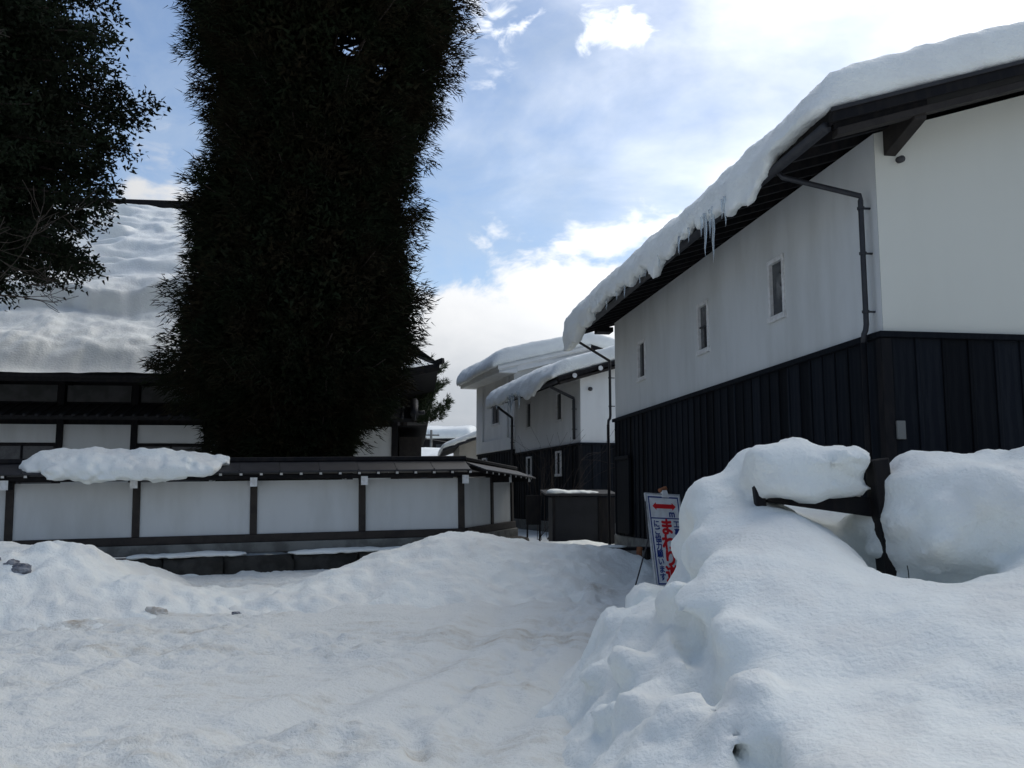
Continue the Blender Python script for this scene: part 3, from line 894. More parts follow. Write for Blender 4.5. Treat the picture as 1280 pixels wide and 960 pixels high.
def blob_snow(name, label, loc, rz, boxes, h, seed, amp=.02, k=.08, flat=0.0, cat='snow patch', matn='snow'):
    """rounded drift made of overlapping ellipsoids with a flat bottom"""
    los = np.array([[c[i] - r[i] for i in range(3)] for c, r in boxes]).min(0) - .08
    his = np.array([[c[i] + r[i] for i in range(3)] for c, r in boxes]).max(0) + .08
    los[2] = flat - .06

    def sdf(X, Y, Z):
        d = None
        for c, r in boxes:
            e = ell(X, Y, Z, c, r)
            d = e if d is None else smin(d, e, k)
        d = d + amp * vnoise(X * 4.2, Y * 4.2, Z * 4.2, seed) + amp * .6 * vnoise(X * 11, Y * 11, Z * 11, seed + 1)
        return smax(d, flat - Z + amp * .5 * vnoise(X * 9, Y * 9, Z * 0, seed + 2), .02)
    V, Q = surface_nets(sdf, los, his, h)
    o = link(name, np_mesh(name, V, Q), None, matn)
    o.location = loc
    o.rotation_euler = (0, 0, rz)
    return tag(o, label, cat)


blob_snow('snow_patch', 'lumpy snow strip on the lid of the grey bin shed', (1.0, 22.0, 1.585), R(6), [((.02, .12, 0), (.22, .25, .12)), ((.35, .15, 0), (.3, .22, .07)), ((.75, .2, .01), (.45, .25, .06))], .025, 300, flat=.0)
blob_snow('snow_patch', 'flat snow lying at the foot of the grey bin shed', (1.2, 20.8, .38), 0, [((.3, .3, 0), (.75, .55, .16)), ((-.4, .7, 0), (.6, .4, .12)), ((.0, -.5, 0), (.9, .5, .1))], .04, 310)
pl = thing('notice_board', 'small dark board on legs left of the grey bin shed', 'board', (.52, 22.4, .3), R(8))
MB().box((-.18, 0, .55), (.18, .04, 1.25)).build('panel', 'dark_wood', pl, .006)
for xx in (-.15, .15):
    MB().box((xx - .02, .005, 0), (xx + .02, .035, .55)).build('leg', 'dark_wood', pl)
bn = thing('plank_bench', 'low dark plank bench with snow against the black boarded wall', 'bench', (2.05, 16.2, .3), R(8.3))
MB().box((-.5, -.2, .30), (.35, .12, .35)).build('seat', 'dark_wood', bn, .006)
for xx in (-.42, .25):
    MB().box((xx, -.15, 0), (xx + .06, .08, .30)).build('leg', 'dark_wood', bn, .004)
blob_snow('snow_patch', 'thin snow streak on the plank bench', (1.85, 16.1, .648), R(8.3), [((-.05, -.02, 0), (.22, .1, .03)), ((-.2, .02, 0), (.12, .08, .025))], .016, 320, amp=.006)
sp = MB().tube([(0, 0, 0), (0, 0, .28), (.01, 0, .42)], [.055, .05, .045], 9).build('wooden_stake', 'orange_wood'); sp.location = (2.02, 14.9, .3)
tag(sp, 'short reddish brown stake standing in snow left of the sign', 'stake')
mb = MB(); mb.tube([(0, 0, 0), (0, 0, .24)], [.085, .115], 14); bk = mb.build('bucket_body', 'bucket'); bk.name = 'bucket'; bk.location = (1.80, 15.1, .32)
tag(bk, 'pale grey bucket half sunk in snow by the brown stake', 'bucket')
MB().tube([(0, 0, .225), (0, 0, .245)], [.122, .122], 14).build('rim', 'bucket', bk)
tb = MB().box((-.1, -.06, 0), (.1, .06, .09)).build('timber_offcut', 'orange_wood', None, .012); tb.location = (.32, 19.0, .42); tb.rotation_euler = (0, 0, .4)
tag(tb, 'orange brown timber offcut lying at the end of the white wall', 'timber')

# ================================================================== PLASTER WALL WITH ITS OWN ROOF
FW_LOC = (-.89, 15.75, 0.0)
fw = thing('plaster_wall', 'long white plaster wall with dark posts, little dark roof and stone base', 'wall', FW_LOC, rot=(0, R(-1.05), R(15)))
FL = 9.4                                # length of the front run, local x from -FL to 0
posts_u = [-FL, -8.58, -6.84, -5.07, -3.325, -1.61, 0.05]
ZP0, ZP1 = .985, 1.825
for a, b_ in zip(posts_u[:-1], posts_u[1:]):
    MB().box((a + .055, -.03, ZP0), (b_ - .055, .03, ZP1)).build('plaster_panel', 'plaster', fw)
for u in posts_u:
    MB().box((u - .055, -.065, ZP0 - .002), (u + .055, .065, ZP1 + .02)).build('post', 'brown_wood', fw, .006)
MB().box((-FL, -.085, ZP0 - .125), (.105, .085, ZP0 - .003)).build('sill_beam', 'brown_wood', fw, .008)
MB().box((-FL, -.07, ZP1 + .021), (.10, .07, ZP1 + .10)).build('top_beam', 'dark_wood', fw, .006)
MB().box((-FL, -.13, ZP0 - .29), (.14, .13, ZP0 - .128)).build('mortar_strip', 'concrete', fw, .01)
# arms that carry the eaves, white-painted ends
for u in posts_u:
    q = MB().box((u - .05, -.40, ZP1 - .09), (u + .05, -.068, ZP1 + .03)).build('bracket_arm', 'dark_wood', fw, .005)
    MB().box((u - .054, -.412, ZP1 - .095), (u + .054, -.402, ZP1 + .045)).build('painted_end', 'white_paint', q)
MB().box((-FL, -.395, ZP1 + .032), (.05, -.32, ZP1 + .085)).build('eave_beam', 'dark_wood', fw, .004)
rm = MB(); rm.bar((0, -.47, ZP1 + .092), (0, .0, ZP1 + .245), .05, .05); rm = rm.mesh('rafter'); rm.materials.append(MATS['dark_wood'])
em = MB().box((-.021, -.480, ZP1 + .078), (.021, -.4735, ZP1 + .112)).mesh('painted_end'); em.materials.append(MATS['white_paint'])
u = .12
while u > -FL:
    q = link('rafter', rm, fw); q.location = (u, 0, 0)
    e = link('painted_end', em, q)
    u -= .303
# roof sheets, each about a metre, laid from ridge to eave
sm = MB(); sm.hexa([(0, -.52, ZP1 + .115), (.605, -.52, ZP1 + .115), (.605, .02, ZP1 + .30), (0, .02, ZP1 + .30)], [(0, -.52, ZP1 + .14), (.605, -.52, ZP1 + .14), (.605, .02, ZP1 + .325), (0, .02, ZP1 + .325)])
sm.box((-.012, -.515, ZP1 + .14), (.012, -.50, ZP1 + .16))
sm = sm.mesh('roof_sheet', .003); sm.materials.append(MATS['metal_roof'])
i = 0
u = .12
while u > -FL:
    u -= .61
    for s in (1, -1):
        q = link('roof_sheet', sm, fw); q.location = (u if s > 0 else u + .61, 0, rnd.uniform(-.002, .002)); q.rotation_euler = (0, 0, 0 if s > 0 else math.pi)
MB().box((-FL - .1, -.085, ZP1 + .30), (.14, .085, ZP1 + .375)).build('ridge_cap', 'dark_wood', fw, .012)
# ---- the short return beside the lane: local direction 20 deg right of the view axis
sd = Vector((math.sin(R(20)), math.cos(R(20)), 0))
# into wall-local axes
rot15 = Matrix.Rotation(-R(15), 3, 'Z')
sl = rot15 @ sd
nl = Vector((sl.y, -sl.x, 0))           # outward, towards the lane
SLN = 2.5


def S(u_, o_, z_):
    v = sl * u_ + nl * o_
    return (v.x + .05, v.y, z_ + .015 * u_)


def sbox(mb, u0, u1, o0, o1, z0, z1, dz=0.0):
    return mb.hexa([S(u0, o0, z0), S(u0, o1, z0), S(u1, o1, z0 + dz), S(u1, o0, z0 + dz)], [S(u0, o0, z1), S(u0, o1, z1), S(u1, o1, z1 + dz), S(u1, o0, z1 + dz)])


for a, b_ in ((.06, 1.30), (1.40, 2.36)):
    sbox(MB(), a, b_, -.03, .03, ZP0, ZP1).build('plaster_panel', 'plaster', fw)
for u in (1.35, 2.42):
    sbox(MB(), u - .05, u + .05, -.06, .06, ZP0, ZP1 + .02).build('post', 'brown_wood', fw, .006)
    q = sbox(MB(), u - .05, u + .05, .062, .40, ZP1 - .09, ZP1 + .03).build('bracket_arm', 'dark_wood', fw, .005)
    sbox(MB(), u - .054, u + .054, .402, .412, ZP1 - .095, ZP1 + .045).build('painted_end', 'white_paint', q)
sbox(MB(), .1, SLN, -.085, .085, ZP0 - .125, ZP0 - .003).build('sill_beam', 'brown_wood', fw, .008)
sbox(MB(), .1, SLN, -.13, .13, ZP0 - .29, ZP0 - .128).build('mortar_strip', 'concrete', fw, .01)
sbox(MB(), .08, SLN, -.07, .07, ZP1 + .021, ZP1 + .10).build('top_beam', 'dark_wood', fw, .006)
for k in range(9):
    u = .15 + k * .29
    q = MB().bar(S(u, .42, ZP1 + .092 - .05 * u), S(u, 0, ZP1 + .225 - .06 * u), .05, .05).build('rafter', 'dark_wood', fw)
    p = Vector(S(u, .474, ZP1 + .095 - .05 * u))
    sbox(MB(), u - .021, u + .021,   .4235, .430, ZP1 + .078 - .05 * u, ZP1 + .112 - .05 * u).build('painted_end', 'white_paint', q)
for k in range(5):
    u0, u1 = -.02 + k * .53, -.02 + (k + 1) * .53 - .006
    for s in (1, -1):
        mb = MB()
        e0 = .47 * s
        zz = lambda u, d: ZP1 + d - .06 * u
        mb.hexa([S(u0, e0, zz(u0, .115)), S(u1, e0, zz(u1, .115)), S(u1, -.02 * s, zz(u1, .29)), S(u0, -.02 * s, zz(u0, .29))],
                [S(u0, e0, zz(u0, .14)), S(u1, e0, zz(u1, .14)), S(u1, -.02 * s, zz(u1, .318)), S(u0, -.02 * s, zz(u0, .318))])
        mb.build('roof_sheet', 'metal_roof', fw, .003)
sbox(MB(), -.05, 2.66, -.085, .085, ZP1 + .298, ZP1 + .365, -.165).build('ridge_cap', 'dark_wood', fw, .012)
# ---- stone base: rough fitted blocks
import bmesh


def stone_mesh(wd, dp, ht, seed):
    bm = bmesh.new()
    bmesh.ops.create_cube(bm, size=1.0)
    bmesh.ops.subdivide_edges(bm, edges=bm.edges[:], cuts=2, use_grid_fill=True)
    for v in bm.verts:
        p = v.co * 2
        q = Vector([math.copysign(abs(c) ** .75, c) for c in p])
        sh = 1 - .10 * max(0, abs(p.x) + abs(p.y) + abs(p.z) - 1.9)
        n = vnoise(np.array([v.co.x * 2.3 + seed * 7.7]), np.array([v.co.y * 2.3]), np.array([v.co.z * 2.3]), seed)[0]
        v.co = Vector((q.x * wd / 2, q.y * dp / 2, q.z * ht / 2)) * sh * (1 + .14 * n)
    me = bpy.data.meshes.new('stone')
    bm.to_mesh(me); bm.free()
    me.polygons.foreach_set('use_smooth', np.ones(len(me.polygons), bool))
    me.materials.append(MATS['stone'])
    return me


u = .30
si = 0
while u > -FL + .3:
    wd = rnd.uniform(.55, 1.15)
    ht = rnd.uniform(.28, .42)
    q = link('stone', stone_mesh(wd, .5, ht, si), fw)
    q.location = (u - wd / 2, -.22 + rnd.uniform(-.03, .03), .70 - ht / 2 + rnd.uniform(-.03, .0) - .02)
    w2 = 0
    while w2 < wd - .1:
        ww = min(rnd.uniform(.3, .6), wd - w2)
        q = link('stone', stone_mesh(ww, .45, .34, si + 50), fw)
        q.location = (u - w2 - ww / 2, -.24 + rnd.uniform(-.03, .03), .13)
        w2 += ww
        si += 1
    u -= wd - .01
    si += 1
for k in range(3):
    wd = .85
    q = link('stone', stone_mesh(wd, .5, .62, 90 + k), fw)
    q.location = S(.35 + k * .84, .14, .38); q.rotation_euler = (0, 0, math.atan2(sl.y, sl.x))

# snow lying on that roof
bx = []
for uu, rr, hh in ((-6.25, .42, .17), (-5.95, .5, .20), (-5.5, .55, .21), (-5.0, .5, .19), (-4.7, .45, .16), (-4.5, .36, .11), (-4.32, .32, .06), (-4.12, .30, .035)):
    bx.append(((uu, -.20 - (.10 if hh < .12 else .0), .02), (rr, .40 if hh > .12 else .22, hh)))
o = blob_snow('snow_patch', 'long white snow cushion on the left end of the plaster wall roof', FW_LOC, 0, bx, .03, 340, amp=.04, k=.14, flat=-.28)
o.rotation_euler = (0, R(-1.05), R(15))
o.location = (FW_LOC[0], FW_LOC[1], ZP1 + .33)
# drag the cushion down over the slope of the roof
me = o.data
co = np.empty(len(me.vertices) * 3, np.float32); me.vertices.foreach_get('co', co); co = co.reshape(-1, 3)
yy = co[:, 1]
co[:, 2] = np.maximum(co[:, 2], -.26) + np.where(yy < 0, yy * .34, -yy * .34) * 1.0
base = np.where(yy < 0, yy * .34, -yy * .34) - .035
low = (co[:, 2] < base) & (yy > -.50)
co[low, 2] = base[low]
me.vertices.foreach_set('co', co.ravel()); me.update()
for lab, uu, r_, zz in (('thin snow on the stone ledge below the middle of the plaster wall', -2.0, .75, .665), ('thin snow drift on the stone ledge near the wall corner', -.7, .7, .665), ('narrow snow line on the stone ledge at left', -4.3, .8, .675)):
    o = blob_snow('snow_patch', lab, (0, 0, 0), 0, [((0, 0, 0), (r_, .2, .07)), ((r_ * .5, .04, 0), (r_ * .5, .14, .06)), ((-r_ * .6, .02, 0), (r_ * .4, .12, .035))], .03, int(abs(uu) * 40), amp=.012)
    p = Matrix.Rotation(R(15), 3, 'Z') @ Vector((uu, -.33, 0))
    o.location = (FW_LOC[0] + p.x, FW_LOC[1] + p.y, zz + .0185 * uu); o.rotation_euler = (0, R(-1.05), R(15))

# ================================================================== THE BIG HOUSE BEHIND THE WALL
H_LOC = (-2.97, 24.0, 0.0)
H = thing('farmhouse', 'large old house with deep dark eaves under a tall snow covered roof', 'house', H_LOC, R(6))
HX0 = -17.0
ZW = 3.32                               # top of the lower white wall
posts = [-.08] + [-1.21 - 1.80 * k for k in range(9)]
MB().box((HX0, .12, .3), (-.02, 9, 4.7)).build('inner_wall', 'dark_wood', H)
for k, (b_, a) in enumerate(zip(posts[:-1], posts[1:])):
    full = k in (0, 1, 2, 4, 6, 8)         # bays filled with plaster to the sill, others with a sliding window below
    z0 = 1.0 if full else 2.86
    MB().box((a + .08, .03, z0), (b_ - .08, .10, ZW)).build('plaster_panel', 'plaster', H)
    if not full:
        wnd = MB().box((a + .08, .0, 2.78), (b_ - .08, .10, 2.855)).box((a + .08, .0, 1.0), (a + .13, .10, 2.78)).box((b_ - .13, .0, 1.0), (b_ - .08, .10, 2.78)).build('window', 'dark_wood', H, .004)
        mid = (a + b_) / 2
        MB().box((a + .131, .06, 1.0), (mid - .02, .075, 2.778)).build('pane', 'pane', wnd)
        MB().box((mid + .02, .06, 1.0), (b_ - .131, .075, 2.778)).build('pane', 'pane', wnd)
        MB().box((mid - .02, .03, 1.0), (mid + .02, .09, 2.778)).build('glazing_bar', 'dark_wood', wnd)
    MB().box((a + .12, .04, 3.90), (b_ - .12, .10, 4.32)).build('upper_panel', 'shaded_plaster', H)
for p in posts:
    MB().box((p - .08, -.03, .3), (p + .08, .11, 4.6)).build('post', 'dark_wood', H, .008)
MB().box((-.08, -.03, 3.34), (.75, 9, 3.36)).build('side_eave', 'dark_wood', H)
MB().box((.04, .6, .3), (.62, 5, 3.1)).build('side_lean_to', 'brown_wood', H)
# pent roof between the storeys, tiled
mb = MB(); mb.hexa([(HX0, -1.05, 3.36), (.42, -1.05, 3.36), (.42, .1, 3.72), (HX0, .1, 3.72)], [(HX0, -1.05, 3.46), (.42, -1.05, 3.46), (.42, .1, 3.86), (HX0, .1, 3.86)])
pent = mb.build('pent_roof', 'soffit', H)
tm = MB(); tm.tube([(0, -1.10, 3.455), (0, -.5, 3.63), (0, .1, 3.835)], .045, 8); tm = tm.mesh('tile_roll', smooth=True); tm.materials.append(MATS['tile'])
k = .40
while k > -16.5:
    q = link('tile_roll', tm, pent); q.location = (k, 0, 0)
    k -= .28
MB().tube([(.42, -1.15, 3.56), (.42, .15, 4.0)], .10, 10).build('verge_tile', 'tile', pent, smooth=True)
MB().box((.40, -1.18, 3.40), (.47, -1.0, 3.58)).build('end_tile', 'tile', pent, .02)
MB().tube([(.40, -.95, 3.58), (.68, -1.0, 3.62)], .055, 8).build('end_tile', 'tile', pent, smooth=True)
# main roof: steep hip with corners swept up
RX0, RX1 = -34.0, 1.02
EY, EZ = -1.45, 4.42                    # eave line
RY, RZ = 14.5, 13.10                     # ridge
HIP = 8.0


def roof_pt(fx, fs, off=0.0):
    """fx 0..1 along the eave, fs 0..1 from eave to ridge"""
    xl, xr = RX0 + HIP * fs, RX1 - HIP * fs
    x = xl + (xr - xl) * fx
    lift = .38 * np.clip((x - (RX1 - 3.2)) / 3.2, 0, 1) ** 2 * (1 - fs) ** 2
    z = EZ + (RZ - EZ) * (fs ** 1.06) + lift
    y = EY + (RY - EY) * fs
    sl_ = math.atan2(RZ - EZ, RY - EY)
    return x, y - off * math.sin(sl_), z + off * math.cos(sl_)


fx = np.linspace(0, 1, 110)
fs = np.linspace(0, 1, 12)
FX, FS = np.meshgrid(fx, fs, indexing='ij')
V = []
for off in (0, -.16):
    V.append(np.stack([a.ravel() for a in roof_pt(FX, FS, off)], 1))
n = FX.size
i = np.arange(n).reshape(FX.shape)
q0 = np.stack([i[:-1, :-1].ravel(), i[1:, :-1].ravel(), i[1:, 1:].ravel(), i[:-1, 1:].ravel()], 1)
e_ = np.stack([i[:-1, 0], i[1:, 0], i[1:, 0] + n, i[:-1, 0] + n], 1)
Q = np.concatenate([q0, q0[:, ::-1] + n, e_])
roofF = link('roof', np_mesh('roof', np.concatenate(V), Q, False), H, 'soffit')
# hip end towards the lane and the back slope
x1, y1, z1 = roof_pt(1.0, 0.0)
x2, y2, z2 = roof_pt(1.0, 1.0)
xa, ya, za = roof_pt(0.0, 0.0)
xb_, yb_, zb_ = roof_pt(0.0, 1.0)
mb = MB()
by = 2 * RY - EY
mb.add([(x1, y1, z1), (x1, by, z1), (x2, y2, z2)], [(0, 1, 2)])
mb.add([(x1, y1, z1 - .02), (x1, by, z1 - .02), (x1 - 1.4, by, z1 - .25), (x1 - 1.4, y1, z1 - .25)], [(0, 1, 2, 3)])
mb.add([(x1, by, EZ), (xa, by, EZ), (xb_, yb_, zb_), (x2, y2, z2)], [(0, 1, 2, 3)])
mb.add([(xa, y1, za), (xa, by, za), (xb_, yb_, zb_)], [(0, 1, 2)])
mb.build('hip_end', 'soffit', roofF)
# eave edge board following the sweep, hip rafter, ridge
pts = [roof_pt(t_, 0.0, -.10) for t_ in np.linspace(.3, 1, 60)]
MB().tube([(float(p[0]), float(p[1]), float(p[2])) for p in pts], .11, 6).build('eave_edge', 'dark_wood', roofF)
MB().bar((x1 + .10, y1 - .10, z1 + .06), (x1 - 2.2, y1 + 2.3, z1 - .55), .10, .13).build('hip_rafter', 'dark_wood', roofF, .01)
MB().box((xb_ - .3, yb_ - .3, zb_ - .1), (x2 + .3, y2 + .3, z2 + .64)).build('ridge_cap', 'dark_wood', roofF, .05)
rm = MB(); rm.bar((0, EY + .12, EZ - .10), (0, .2, EZ + .55), .07, .09); rm = rm.mesh('rafter'); rm.materials.append(MATS['dark_wood'])
em = MB().box((-.03, EY + .085, EZ - .14), (.03, EY + .10, EZ - .08)).mesh('painted_end'); em.materials.append(MATS['white_paint'])
k = -.4
while k > -16.6:
    q = link('rafter', rm, roofF); q.location = (k, 0, 0)
    k -= .45
MB().box((-17, -.35, 4.36), (.3, -.28, 4.46)).build('eave_beam', 'dark_wood', H, .006)
k = -.99
while k > -16.6:
    q = MB().box((k - .05, -.62, 4.30), (k + .05, .0, 4.358)).build('bracket_arm', 'dark_wood', H, .004)
    k -= 1.8

# snow on the steep roof: terraces, a scarp where the lower part slid, a ladder of footprints
nx_, ns_ = 330, 210
fx = np.linspace(0.52, .996, nx_)
fs = np.linspace(.0, .985, ns_)
FX, FS = np.meshgrid(fx, fs, indexing='ij')
X, Y, Z = roof_pt(FX, FS)
sc = FS * math.hypot(RZ - EZ, RY - EY)          # metres up the slope
wv = .45 * fbm(X, sc, 0, .5, 3, .55, 400)
T_ = .46 + .06 * fbm(X, sc, 0, .8, 3, .5, 401)
T_ = T_ + .62 * sstep(4.3, 4.7, sc + wv)       # the scarp
T_ = T_ - .35 * sstep(4.9, 7.2, sc)
for s0, amp, ph in ((7.6, .16, .5), (10.2, .15, 1.7), (12.6, .14, 2.9), (15.0, .12, .3)):
    T_ = T_ + amp * sstep(s0 - .16, s0 + .16, sc + .95 * fbm(X, sc * .3, ph, .55, 3, .5, 410)) - amp * sstep(s0 + .2, s0 + 1.2, sc)
T_ = T_ + .16 * fbm(X, sc, 0, .55, 3, .5, 419) + .09 * np.maximum(0, fbm(X, sc, 0, 1.2, 3, .5, 420)) * sstep(4.6, 3.4, sc)    # rubble at the eave
T_ = T_ + .018 * fbm(X, sc, 0, 4.0, 3, .55, 421) * (sstep(5.2, 3.4, sc) + .25) + .045 * fbm(X, sc, 0, 1.7, 3, .55, 423)
for j in range(11):                                # footprints
    s0 = 5.4 + j * 1.05
    xc = -8.8 + .25 * math.sin(j * 2.1) - .22 * j
    T_ = T_ - .34 * np.exp(-((X - xc) / .5) ** 2 - ((sc - s0) / .26) ** 2) + .12 * np.exp(-((X - xc) / .5) ** 2 - ((sc - s0 - .34) / .15) ** 2)
T_ = T_ * sstep(-.01, .05, FS + .007 * fbm(X, X * 0, 0, 1.4, 3, .6, 430)) * (1 - .8 * sstep(.90, .985, FS))
T_ = T_ * sstep(.998, .985, FX) * (.55 + .45 * sstep(.0, .10, FS))
X2, Y2, Z2 = roof_pt(FX, FS, T_ + .012)
Y2 = Y2 - .12 * sstep(.06, 0, FS) * T_
V = np.stack([X2.ravel(), Y2.ravel(), Z2.ravel()], 1)
i = np.arange(X.size).reshape(X.shape)
Q = np.stack([i[:-1, :-1].ravel(), i[1:, :-1].ravel(), i[1:, 1:].ravel(), i[:-1, 1:].ravel()], 1)
o = link('roof_snow', np_mesh('roof_snow', V, Q), None, 'roof_snow_mat')
o.location = H_LOC; o.rotation_euler = (0, 0, R(6))
tag(o, 'stepped snow blanket with footprints on the steep old house roof', 'roof snow')

# ================================================================== FAR HOUSES AT THE END OF THE LANE
def far_house(name, label, loc, rz, wx, wy, zw, zr, over, snow, m_wall, front_gable=False):
    T = thing(name, label, 'house', loc, rz)
    MB().box((0, 0, 0), (wx, wy, zw)).build('wall', m_wall, T)
    mb = MB()
    o_ = over
    if front_gable:
        mb.add([(0, 0, zw), (wx, 0, zw), (wx / 2, 0, zr), (0, wy, zw), (wx, wy, zw), (wx / 2, wy, zr)], [(0, 1, 2), (3, 5, 4), (0, 2, 5, 3), (1, 4, 5, 2)])
        mb.build('gable', m_wall, T)
        mb = MB()
        k_ = (zr - zw) / (wx / 2)
        for sgn in (-1, 1):
            xe_ = -o_ if sgn < 0 else wx + o_
            z_e = zw - k_ * o_
            mb.hexa([(xe_, -o_, z_e), (wx / 2, -o_, zr), (wx / 2, wy + o_, zr), (xe_, wy + o_, z_e)], [(xe_, -o_, z_e + .12), (wx / 2, -o_, zr + .12), (wx / 2, wy + o_, zr + .12), (xe_, wy + o_, z_e + .12)])
    else:
        k_ = (zr - zw) / (wy / 2)
        mb.add([(0, 0, zw), (0, wy, zw), (0, wy / 2, zr), (wx, 0, zw), (wx, wy, zw), (wx, wy / 2, zr)], [(0, 1, 2), (3, 5, 4)])
        mb.build('gable', m_wall, T)
        mb = MB()
        for sgn in (-1, 1):
            ye_ = -o_ if sgn < 0 else wy + o_
            z_e = zw - k_ * o_
            mb.hexa([(-o_, ye_, z_e), (wx + o_, ye_, z_e), (wx + o_, wy / 2, zr), (-o_, wy / 2, zr)], [(-o_, ye_, z_e + .12), (wx + o_, ye_, z_e + .12), (wx + o_, wy / 2, zr + .12), (-o_, wy / 2, zr + .12)])
    rf = mb.build('roof', 'metal_roof', T)
    # window and a downpipe
    if zw > 2:
        wv_ = MB().box((wx * .3, -.05, zw - 1.5), (wx * .3 + .9, -.004, zw - .5)).build('window', 'shutter', T, .01)
        MB().box((wx * .3 + .06, -.06, zw - 1.44), (wx * .3 + .84, -.052, zw - .56)).build('pane', 'pane', wv_)
        MB().tube([(wx - .15, -.08, 0), (wx - .15, -.08, zw)], .05, 6).build('downpipe', 'pipe', T)
    # snow blanket
    ax_ = wx if front_gable else wy
    la_ = wy if front_gable else wx

    def sdf(Xq, Yq, Zq):
        A_, L_ = (Xq, Yq) if front_gable else (Yq, Xq)
        zz_ = zr + .1 - k_ * np.sqrt((A_ - ax_ / 2) ** 2 + .05)
        Tt = snow * (1 + .2 * fbm(A_[:, :, 0], L_[:, :, 0], 0, .5, 2, .5, int(loc[1]))[:, :, None])
        d = smax(Zq - zz_ - Tt, np.abs(A_ - ax_ / 2) - (ax_ / 2 + o_ + .08), snow * .7)
        d = smax(d, np.abs(L_ - la_ / 2) - (la_ / 2 + o_ + .06), snow * .6)
        return smax(d, zz_ - .02 - Zq, .05)
    hh = max(wx, wy) / 34
    V_, Q_ = surface_nets(sdf, (-o_ - .4, -o_ - .4, zw - k_ * o_ - .3), (wx + o_ + .4, wy + o_ + .4, zr + snow * 1.6), hh)
    s_ = link('roof_snow', np_mesh('roof_snow', V_, Q_), T, 'roof_snow_mat')
    return T


far_house('distant_house', 'beige walled house with a sloping snowy roof beside the farthest storehouse', (-2.62, 46.0, .3), R(6), 6.0, 7.0, 3.75, 4.85, .85, .30, 'beige', True)
far_house('distant_house', 'distant dark house with a thick flat snow cap', (-8.5, 88.0, .3), R(-10), 4.4, 5.0, 6.7, 7.3, .25, .8, 'dark_wood', False)
far_house('distant_house', 'low snow covered roof just right of the old house eaves', (-8.6, 66.0, .3), R(4), 5.4, 6.0, 3.3, 4.4, .5, .5, 'brown_wood', False)
far_house('distant_house', 'small snowy shed roof in front of the distant low house', (-4.9, 54.0, .3), R(-20), 2.4, 3.5, 2.9, 3.5, .3, .4, 'brown_wood', False)
far_house('distant_house', 'snow roofed house glimpsed above the beige house roof', (-5.2, 104.0, .3), R(8), 7.0, 8.0, 6.8, 8.0, .6, .7, 'beige', False)

# utility poles and a wire
def pole(label, x, y, h_, rot=0.0):
    T = thing('utility_pole', label, 'pole', (x, y, .3), rot)
    MB().tube([(0, 0, 0), (0, 0, h_)], [.14, .10], 8).build('shaft', 'concrete', T, smooth=True)
    MB().box((-.7, -.05, h_ - .5), (.7, .05, h_ - .38)).build('crossarm', 'concrete', T)
    for xx in (-.6, -.2, .6):
        MB().tube([(xx, 0, h_ - .38), (xx, 0, h_ - .2)], [.05, .03], 6).build('insulator', 'white_paint', T)
    return T


pole('left one of two thin poles above the distant snowy roofs', -7.9, 78.0, 6.6)
pole('right one of two thin poles above the distant snowy roofs', -7.0, 80.0, 7.0, .3)
pole('short pole standing against the distant snow in front of the beige house', -3.55, 60.0, 3.9, 1.2)
pts = []
for k in range(25):
    t_ = k / 24
    pts.append((-9.0 + 8.5 * t_, 70 + 6 * t_, 6.55 - .45 * t_ - .5 * (1 - (2 * t_ - 1) ** 2)))
o = MB().tube(pts, .02, 4).build('overhead_wire', 'pipe')
tag(o, 'thin overhead wire crossing the sky above the distant roofs', 'wire')


# ================================================================== TREES
def tufts(P, D, n_needle, ln, wd, spread, rng, droop=0.0, jit=.16, tri=False):
    """P points, D unit directions: at each a tuft of narrow triangles"""
    N = len(P)
    P = np.repeat(P, n_needle, 0)
    D = np.repeat(D, n_needle, 0)
    d = D + rng.normal(0, spread, D.shape)
    d[:, 2] -= droop * rng.random(len(d))
    d /= np.linalg.norm(d, axis=1)[:, None]
    s = np.cross(d, rng.normal(0, 1, d.shape))
    s /= np.linalg.norm(s, axis=1)[:, None] + 1e-9
    L_ = ln * rng.uniform(.6, 1.25, (len(d), 1))
    p = P + rng.normal(0, ln * jit, P.shape)
    a = p - s * wd
    b_ = p + s * wd
    m1 = p + d * L_ * .6 + s * wd * .7
    c = p + d * L_
    if tri:
        V = np.stack([a, b_, c], 1).reshape(-1, 3)
        return V, np.arange(len(V)).reshape(-1, 3)
    V = np.stack([a, b_, m1, c], 1).reshape(-1, 3)
    F = np.arange(len(V)).reshape(-1, 4)
    return V, F


def limb_path(p0, p1, bend, rng, k=6):
    p0, p1 = np.array(p0, float), np.array(p1, float)
    out_ = []
    for i_ in range(k):
        t_ = i_ / (k - 1)
        q = p0 + (p1 - p0) * t_
        q[2] += bend * math.sin(math.pi * t_)
        q += rng.normal(0, .03, 3) * (0 < i_ < k - 1)
        out_.append(tuple(q))
    return out_


# ---- the great cedar
rng = np.random.default_rng(5)
cx, cy = -4.24, 18.6
cedar = thing('cedar_tree', 'tall dense dark cedar rising out of the frame behind the plaster wall', 'tree', (cx, cy, .3))
zk = np.array([.8, 2.2, 3.0, 3.8, 4.45, 5.4, 6.4, 7.1, 8.1, 9.0, 10.6, 11.7, 13.2, 15.2, 17.4, 18.8])
rl = np.array([.9, 1.5, 2.0, 2.5, 2.52, 2.35, 2.15, 2.05, 1.75, 1.80, 2.1, 2.45, 2.4, 1.9, 1.1, .2])
rr_ = np.array([.5, .85, 1.35, 1.85, 2.2, 2.2, 2.0, 1.95, 2.12, 2.45, 2.95, 3.15, 2.9, 2.2, 1.2, .2])


def cedar_r(z, ca):
    l_, r_ = np.interp(z, zk, rl), np.interp(z, zk, rr_)
    wgt = .5 + .5 * ca
    return l_ * (1 - wgt) + r_ * wgt


